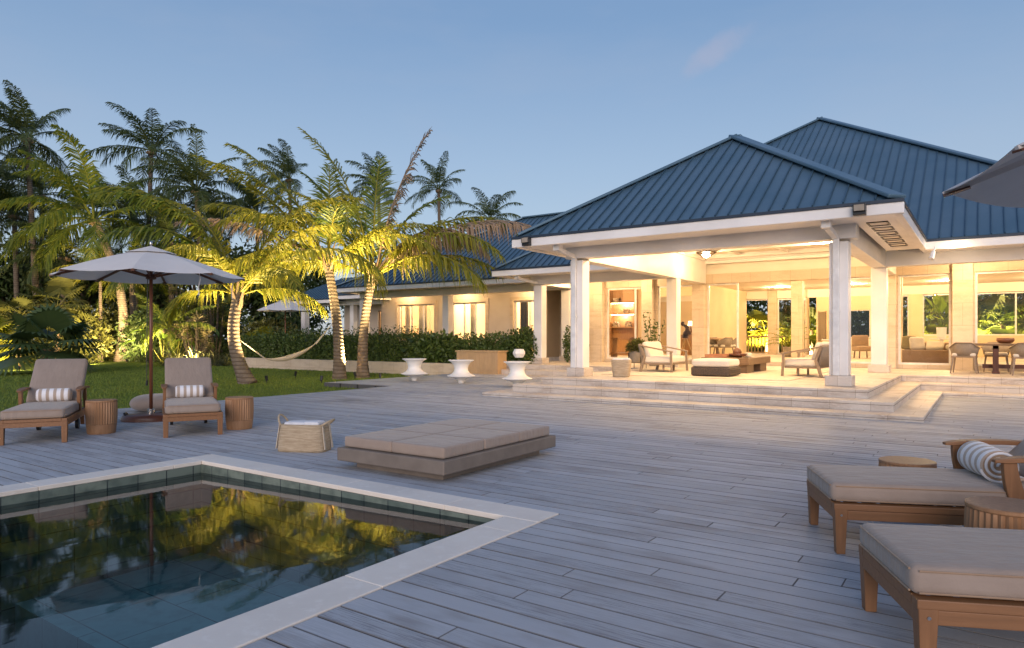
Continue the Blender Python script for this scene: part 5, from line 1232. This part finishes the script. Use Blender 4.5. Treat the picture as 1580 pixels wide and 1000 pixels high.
# large paddle leaves at the corner of the wing
def paddle(label, base, n, h, L_, W_, rs, mat='fan_leaf', lean=None, group='broad leaved plants', stemmat='frond_yellow'):
    rr = random.Random(rs); t = thing('broadleaf_plant', label, 'plant', base, 0, group); b = MB(); s = MB()
    for k in range(n):
        a = k*2.4+rr.uniform(-.4,.4); el = R(rr.uniform(48,84)); hh = h*rr.uniform(.55,1.05); d = Vector((math.cos(a)*math.cos(el),math.sin(a)*math.cos(el),math.sin(el)))
        p = d*hh; s.tube([Vector((0,0,0)),p*.5,p],[.022,.018,.012],5)
        e2 = el-R(20); sd = Vector((-math.sin(a),math.cos(a),0)); m = 7; L2 = L_*rr.uniform(.8,1.15); pts = [p]
        for i in range(m): e2 -= R(13); pts.append(pts[-1]+Vector((math.cos(a)*math.cos(e2),math.sin(a)*math.cos(e2),math.sin(e2)))*L2/m)
        for i in range(m):
            w0 = W_*math.sin(math.pi*min(1,(i/m)*.93+.05))**.6; w1 = W_*math.sin(math.pi*min(1,((i+1)/m)*.93+.05))**.6; c_ = rr.random()*.5+.2
            for sg in (-1,1): b.add([pts[i],pts[i]+sd*sg*w0*.5+Z*w0*.14,pts[i+1]+sd*sg*w1*.5+Z*w1*.14,pts[i+1]],[(0,1,2,3)],c_)
    b.build('leaves',mat,t); s.build('stems',stemmat,t); return t
paddle('dark broad leaved plant between the trunks of the two middle palms', (-18.6,19.9,.25), 9, .75, .75, .42, 3)
paddle('upright dark leafed plant below the wing window, behind the third palm', (-17.9,20.6,.25), 8, .8, .6, .24, 4)
# --- the lit planting at the far side of the lawn
fan_palm('large fan palm with huge pleated leaves behind the leftmost lounger', rooted(72,26.5), .95, 17, 1.15, 1.15, 'fan_leaf', 3, .22)
fan_palm('olive fan palm at the far left under the dark trees', rooted(28,33), 2.2, 15, 1.0, .85, 'shrub_leaf_olive', 4)
fan_palm('tall olive fan palm left of the thin uplit stem', rooted(88,34.5), 2.9, 15, 1.1, .9, 'shrub_leaf_olive', 5)
fan_palm('low fan palm cut by the left edge, its fronds brightly lit', rooted(-22,29), 1.2, 14, .9, .9, 'frond_yellow', 6)
fan_palm('small bright fan palm right of the leaning palm trunk', rooted(402,36), 1.0, 12, .8, .8, 'frond_yellow', 7)
paddle('lit banana plant right of the umbrella pole', rooted(252,36), 10, 2.2, 1.7, .5, 8, 'banana_leaf')
paddle('pale lit heliconia clump behind the umbrella pole', rooted(272,37.5), 12, 2.6, 1.3, .45, 9, 'banana_leaf')
def croton(label, base, nst, h, rs, mat, L_=.40, W_=.09, group='spiky leaved shrubs'):
    rr = random.Random(rs); t = thing('ti_plant', label, 'shrub', base, 0, group); b = MB(); s = MB()
    for k in range(nst):
        a = rr.uniform(0,6.28); q = rr.random()**.5; top = Vector((q*.9*math.cos(a), q*.8*math.sin(a), h*rr.uniform(.45,1.05)))
        s.tube([Vector((top.x*.4,top.y*.4,0)),top],[.022,.015],5)
        for j in range(20):
            d = rdir(rr); d.z = abs(d.z)*.9-.15; d.normalize(); leaf_quad(b,top-Z*.25*rr.random(),d,(Z+rdir(rr)*.4).normalized(),L_*rr.uniform(.7,1.2),W_,rr.random())
    b.build('leaves',mat,t); s.build('stems','bark_dark',t); return t
croton('pale variegated shrub with rosettes right of the umbrella pole', rooted(302,35.5), 26, 2.5, 3, 'croton_leaf')
croton('olive rosette shrub above the second lounger', rooted(330,38), 26, 4.2, 4, 'shrub_leaf_olive')
croton('dark rosette shrub under the umbrella canopy', rooted(282,41), 26, 5.0, 5, 'shrub_leaf_olive')
def strappy(label, base, n, L_, rs, mat='strap_leaf', w=.05, group='strap leaved grasses'):
    rr = random.Random(rs); t = thing('flax_plant', label, 'plant', base, 0, group); b = MB()
    for k in range(n):
        a = rr.uniform(0,6.28); el = R(rr.uniform(30,88)); l = L_*rr.uniform(.6,1.1); q = Vector((rr.gauss(0,.35),rr.gauss(0,.3),0)); sd = Vector((-math.sin(a),math.cos(a),0)); m = 5; p = q; c_ = rr.random(); pr = None
        for i in range(m+1):
            ww = w*(1-(i/m)**1.6); cur = (p-sd*ww/2, p+sd*ww/2)
            if pr: b.add([pr[0],pr[1],cur[1],cur[0]],[(0,1,2,3)],c_)
            pr = cur; el -= R(17); p = p+Vector((math.cos(a)*math.cos(el),math.sin(a)*math.cos(el),math.sin(el)))*l/m
    b.build('leaves',mat,t); return t
strappy('arching strap leaved clump at the lawn edge left of the second lounger back', rooted(268,33.5), 130, 1.7, 3)
strappy('arching strap leaved clump right behind the second lounger back', rooted(310,33), 150, 1.8, 4)
strappy('dark strap leaved clump by the foot of the leaning palm', rooted(345,34), 110, 1.4, 5)
strappy('low strap leaved clump under the large fan palm', rooted(112,30), 90, 1.0, 6)
for i,(u,D,h,lb) in enumerate(((20,37,3.0,'olive bush at the far left edge of the lawn'),(120,38,3.4,'olive bush behind the thin uplit stem'),(232,39,3.2,'olive bush behind the umbrella pole'),(182,41,3.8,'lit olive bush behind the leaning uplit trunk'),(352,40,3.6,'dark bush left of the leaning palm trunk'),(420,38,2.6,'lit bush between the leaning palm and the far umbrella'),(-60,36,3.4,'olive bush just beyond the left edge'))):
    shrub(lb, rooted(u,D), [(0,0,h*.45,1.5,1.2,h*.5),(.9,.3,h*.35,1.0,.9,h*.36),(-.9,-.2,h*.4,1.0,.9,h*.42)], 2600, .30, .13, 'shrub_leaf_olive' if i in (0,1,3,5) else 'jungle_leaf', 60+i, group='bushes beyond the lawn')
def tree(label, base, h, rad, n, rs, mat='jungle_leaf', group='dense dark trees behind the garden'):
    rr = random.Random(rs); t = thing('broadleaf_tree', label, 'tree', base, 0, group); b = MB(); s = MB()
    s.tube(trunk_pts((0,0,0),(rr.uniform(-.5,.5),rr.uniform(-.5,.5),h*.6),(.2,.1,0),6),[.22-.02*i for i in range(7)],8)
    cl = []
    for k in range(11):
        d = rdir(rr); c = Vector((d.x*rad*.75, d.y*rad*.75, h*.58+d.z*h*.34)); cl.append((c, rad*rr.uniform(.32,.55))); s.tube([Vector((0,0,h*.35)),c*.6+Vector((0,0,h*.2)),c],[.09,.06,.02],5)
    for (c, r_) in cl:
        for _ in range(n//11):
            d = rdir(rr); p = c+d*r_*(rr.random()**.35)*(1+.3*mnoise.noise(d*2.1+c)); leaf_quad(b,p,(d*.5+rdir(rr)-Z*.2).normalized(),(d+Z*.5+rdir(rr)*.6).normalized(),.42*rr.uniform(.6,1.3),.20,rr.random())
    b.build('crown',mat,t); s.build('trunk','bark_dark',t); return t
TL = ((-70,44,7.5,3.4,'dark tree beyond the left edge of the picture'),(10,46,8.3,3.2,'dark tree at the far left behind the fan palms'),(75,47,7.0,3.0,'dark tree behind the large uplit palm, left side'),(118,45,7.2,2.8,'dark tree left of the umbrella top'),(190,50,8.4,3.2,'dark tree behind the umbrella canopy'),(250,48,8.0,3.0,'dark tree right above the umbrella top'),(305,50,8.8,3.3,'dark tree under the drooping palm'),(362,47,7.2,2.8,'dark tree behind the leaning palm'),(415,50,7.6,3.0,'dark tree behind the far porch'),(470,58,9.0,3.2,'dark tree over the far porch roof'),(610,62,11.0,3.2,'dark tree behind the middle palms'),(640,58,9.5,2.6,'dark tree just left of the slender distant palm'))
for i,(u,D,h,r_,lb) in enumerate(TL): tree(lb, rooted(u,D), h, r_, 3600, 80+i)
# --- garden seen through the villa
for i,(x,y,h,mat,lb) in enumerate(((-9.6,37.5,1.7,'frond_yellow','lit fan palm outside the back opening with the balustrade'),(.6,36.0,2.0,'frond_green','lit fan palm outside the right hand back window'),(1.9,36.4,2.5,'frond_green','second lit fan palm at the right hand back window'),(-1.5,36.6,2.2,'frond_green','fan palm outside the window behind the sofa'),(-7.2,36.8,1.8,'frond_green','fan palm outside the back garden door'))):
    fan_palm(lb,(x,y,LZ),h,16,.95,.85,mat,20+i,.09,group='fan palms in the back garden')
for i,(x,lb) in enumerate(((-11,'dark tree in the back garden, leftmost behind the house'),(-6.5,'dark tree in the back garden behind the garden door'),(-2.5,'dark tree in the back garden behind the sofa window'),(1.5,'dark tree in the back garden at the right'))):
    shrub(lb,(x,41,LZ),[(0,0,2.2,2.6,1.0,2.4),(1.6,0,1.6,1.6,.9,1.7),(-1.6,0,1.7,1.6,.9,1.8)],4200,.36,.16,'jungle_leaf',95+i,'tree','broadleaf_tree','trees in the back garden')
# --- potted plants
def pot(label,loc,r_,h,mat,name='potted_plant'):
    t = thing(name,label,'potted plant',loc); b = MB(); b.lathe([(r_*.75,0),(r_*.95,h*.2),(r_,h*.9),(r_*1.04,h),(r_*.85,h),(r_*.8,h*.85),(.01,h*.84)],(0,0,0),20); b.build('pot',mat,t,smooth=True); return t
t = pot('leafy plant in a grey trough on a black stand behind the left lounge chair',(-8.35,18.5,FZ+.16),.24,.34,'planter_grey')
b = MB()
for k in range(4): a = k*1.571+.785; b.bar((.27*math.cos(a),.27*math.sin(a),-.16),(.27*math.cos(a),.27*math.sin(a),.30),.016,.016)
b.build('stand','black_metal',t); b = MB(); rr = random.Random(3)
for _ in range(500): d = rdir(rr); d.z = abs(d.z); leaf_quad(b,Vector((0,0,.34))+d*.32*rr.random()**.4,(d+rdir(rr)*.5).normalized(),(Z+rdir(rr)*.5).normalized(),.12,.06,rr.random())
b.build('foliage','shrub_leaf_olive',t)
t = pot('tall thin branches in a vase before the stone pier',(-8.75,20.6,FZ),.16,.45,'planter_grey'); b = MB(); rr = random.Random(5)
for k in range(9):
    a = rr.uniform(0,6.28); tp = Vector((.35*math.cos(a),.35*math.sin(a),rr.uniform(1.1,1.75))); b.tube([Vector((0,0,.3)),tp*.6+Z*.1,tp],[.008,.006,.003],5)
    for j in range(22): q = rr.uniform(.35,1); leaf_quad(b,tp*q+Z*.1*(1-q),rdir(rr),rdir(rr),.11,.05,rr.random())
b.build('branches','shrub_leaf',t)
t = pot('potted palm by the back garden door indoors',(-6.5,29.0,IZ),.22,.40,'planter_grey'); b = MB(); rr = random.Random(6)
for k in range(13): frond(b,(0,0,.4),k*2.4,R(80-55*(k/13)),1.15,R(75),.32,16,rr,.016,.4)
b.build('fronds','frond_green',t)
t = pot('tall vase of big lit leaves indoors behind the sofa',(-1.30,29.5,IZ+.75),.16,.40,'white_polymer'); b = MB(); rr = random.Random(9)
for k in range(8):
    a = k*2.4; el = R(rr.uniform(45,85)); d = Vector((math.cos(a)*math.cos(el),math.sin(a)*math.cos(el),math.sin(el))); p = d*rr.uniform(.6,1.1)+Z*.3; b.tube([Vector((0,0,.3)),p],[.012,.008],5)
    fan = (d*.6-Z*.25).normalized(); leaf_quad(b,p,fan,(Z+d*.3).normalized(),.62,.34,rr.random())
b.build('leaves','banana_leaf',t)
t = thing('pedestal_table','round pedestal under the vase of big leaves','table',(-1.30,29.5,IZ)); b = MB(); b.lathe([(.30,0),(.30,.03),(.06,.06),(.06,.70),(.40,.72),(.40,.749),(.01,.749)],(0,0,0),24); b.build('stand','white_polymer',t)
# --- hammock slung between the two palms
t = thing('hammock','pale rope hammock slung between two of the uplit palms','hammock',(-18.3,14.0,LZ))
P0 = Vector((-18.85,12.55,1.18)); P1 = Vector((-18.05,15.45,1.75))
def sag(u): p = P0.lerp(P1,u); return p-Z*(.92*4*u*(1-u)*(1-.12*(u-.5)))
b = MB(); n = 24; m = 6; vs = []
for i in range(n+1):
    u = .24+.56*i/n; c = sag(u); sd = (P1-P0).cross(Z).normalized(); wd = .14*math.sin(math.pi*(.10+.80*i/n))
    for j in range(m+1): s = 2*j/m-1; vs.append(c+sd*s*wd*.55+Z*(.16*s*s*math.sin(math.pi*i/n)))
b.add(vs,[(i*(m+1)+j,(i+1)*(m+1)+j,(i+1)*(m+1)+j+1,i*(m+1)+j+1) for i in range(n) for j in range(m)])
o = b.build('cloth','hammock_cloth',t,world=True,smooth=True); md = o.modifiers.new('s','SOLIDIFY'); md.thickness = .02
for (a0,a1) in ((0,.24),(.80,1)):
    b = MB()
    for k in range(5):
        sd = (P1-P0).cross(Z).normalized()*(k-2)*.035; e = sag(a1 if a0 == 0 else a0)+sd; q = P0 if a0 == 0 else P1; b.tube([q,q.lerp(e,.5),e],.011,5)
    b.build('rope','rope',t,world=True)
# --- garden spotlights (some unseen, some added as fill) with their warm beams
def spot(label, base, aim, watts, cone=70, vis=True, col=(1,.74,.36)):
    base = Vector(base); d = (Vector(aim)-base).normalized(); t = thing('garden_spotlight',label,'spotlight',tuple(base),0,'garden spotlights')
    b = MB(); b.tube([(0,0,0),(0,0,.12)],.012,8); q = Vector((0,0,.15)); b.tube([q-d*.06,q+d*.05,q+d*.09],[.035,.045,.05],12,cap=False); b.tube([q-d*.062,q-d*.06],[.035,.035],12); b.build('body','black_metal',t)
    g = MB(); g.tube([q+d*.060,q+d*.064],.044,12); g.build('lens','spot_glow',t)
    lamp('garden_spotlight_lamp',tuple(base+q+d*.13),watts,col,.04,t,'SPOT',aim,R(cone),.8)
    t.children[-1].rotation_euler = d.to_track_quat('-Z','Y').to_euler()
SPW = 2.0
spot('garden spotlight at the foot of the leaning hammock palm',(-18.0,12.85,LZ),(-18.4,12.3,4.2),750*SPW,90)
spot('garden spotlight right of the tall ringed palm trunk',(-17.50,15.95,LZ),(-18.5,15.1,4.4),1000*SPW,72)
spot('garden spotlight right of the third palm trunk',(-16.3,15.95,LZ),(-17.2,16.6,4.6),1500*SPW,64)
spot('added fill spotlight on the lawn left of the middle palms',(-19.4,15.0,LZ),(-18.3,15.3,6.0),1300*SPW,70)  # extra lamp, brightens the middle palm crowns
spot('added fill spotlight at the deck edge before the middle palms',(-16.5,13.7,LZ),(-17.8,15.8,5.6),1100*SPW,52)  # fill lamp added so light reaches the upper fronds
spot('added fill spotlight on the lawn left of the leaning hammock palm',(-19.6,11.6,LZ),(-18.8,12.5,4.6),700*SPW,66)  # another added lamp, for the crown of the leaning palm
for i,(u,D,au,av,wt,lb) in enumerate(((196,36.5,160,420,1500,'garden spotlight right of the leaning uplit trunk'),(150,34.5,120,470,1300,'garden spotlight at the lawn edge by the thin stem'),(30,28,0,470,900,'garden spotlight under the leftmost fan palm'),(292,31.5,300,440,1500,'garden spotlight before the strap leaved clump'),(230,34,225,440,1000,'garden spotlight behind the umbrella pole'),(55,30,60,420,1100,'garden spotlight behind the large fan palm'),(400,32,400,470,700,'garden spotlight behind the hammock palm'))):
    spot(lb,rooted(u,D),tuple(at(au,av,D+5)),wt*SPW*.62,100)
for i,(x,aim,wt,lb) in enumerate(((-9.2,(-9.6,37.6,2.2),500,'garden spotlight outside the balustrade'),(0,(.8,36.6,1.8),420,'garden spotlight outside the right back window'),(-1.9,(-1.2,37.8,2),300,'garden spotlight outside the sofa window'),(-7.4,(-7,38,2),260,'garden spotlight outside the garden door'))):
    spot(lb,(x,36.3,LZ),aim,wt*SPW*2.4,120)
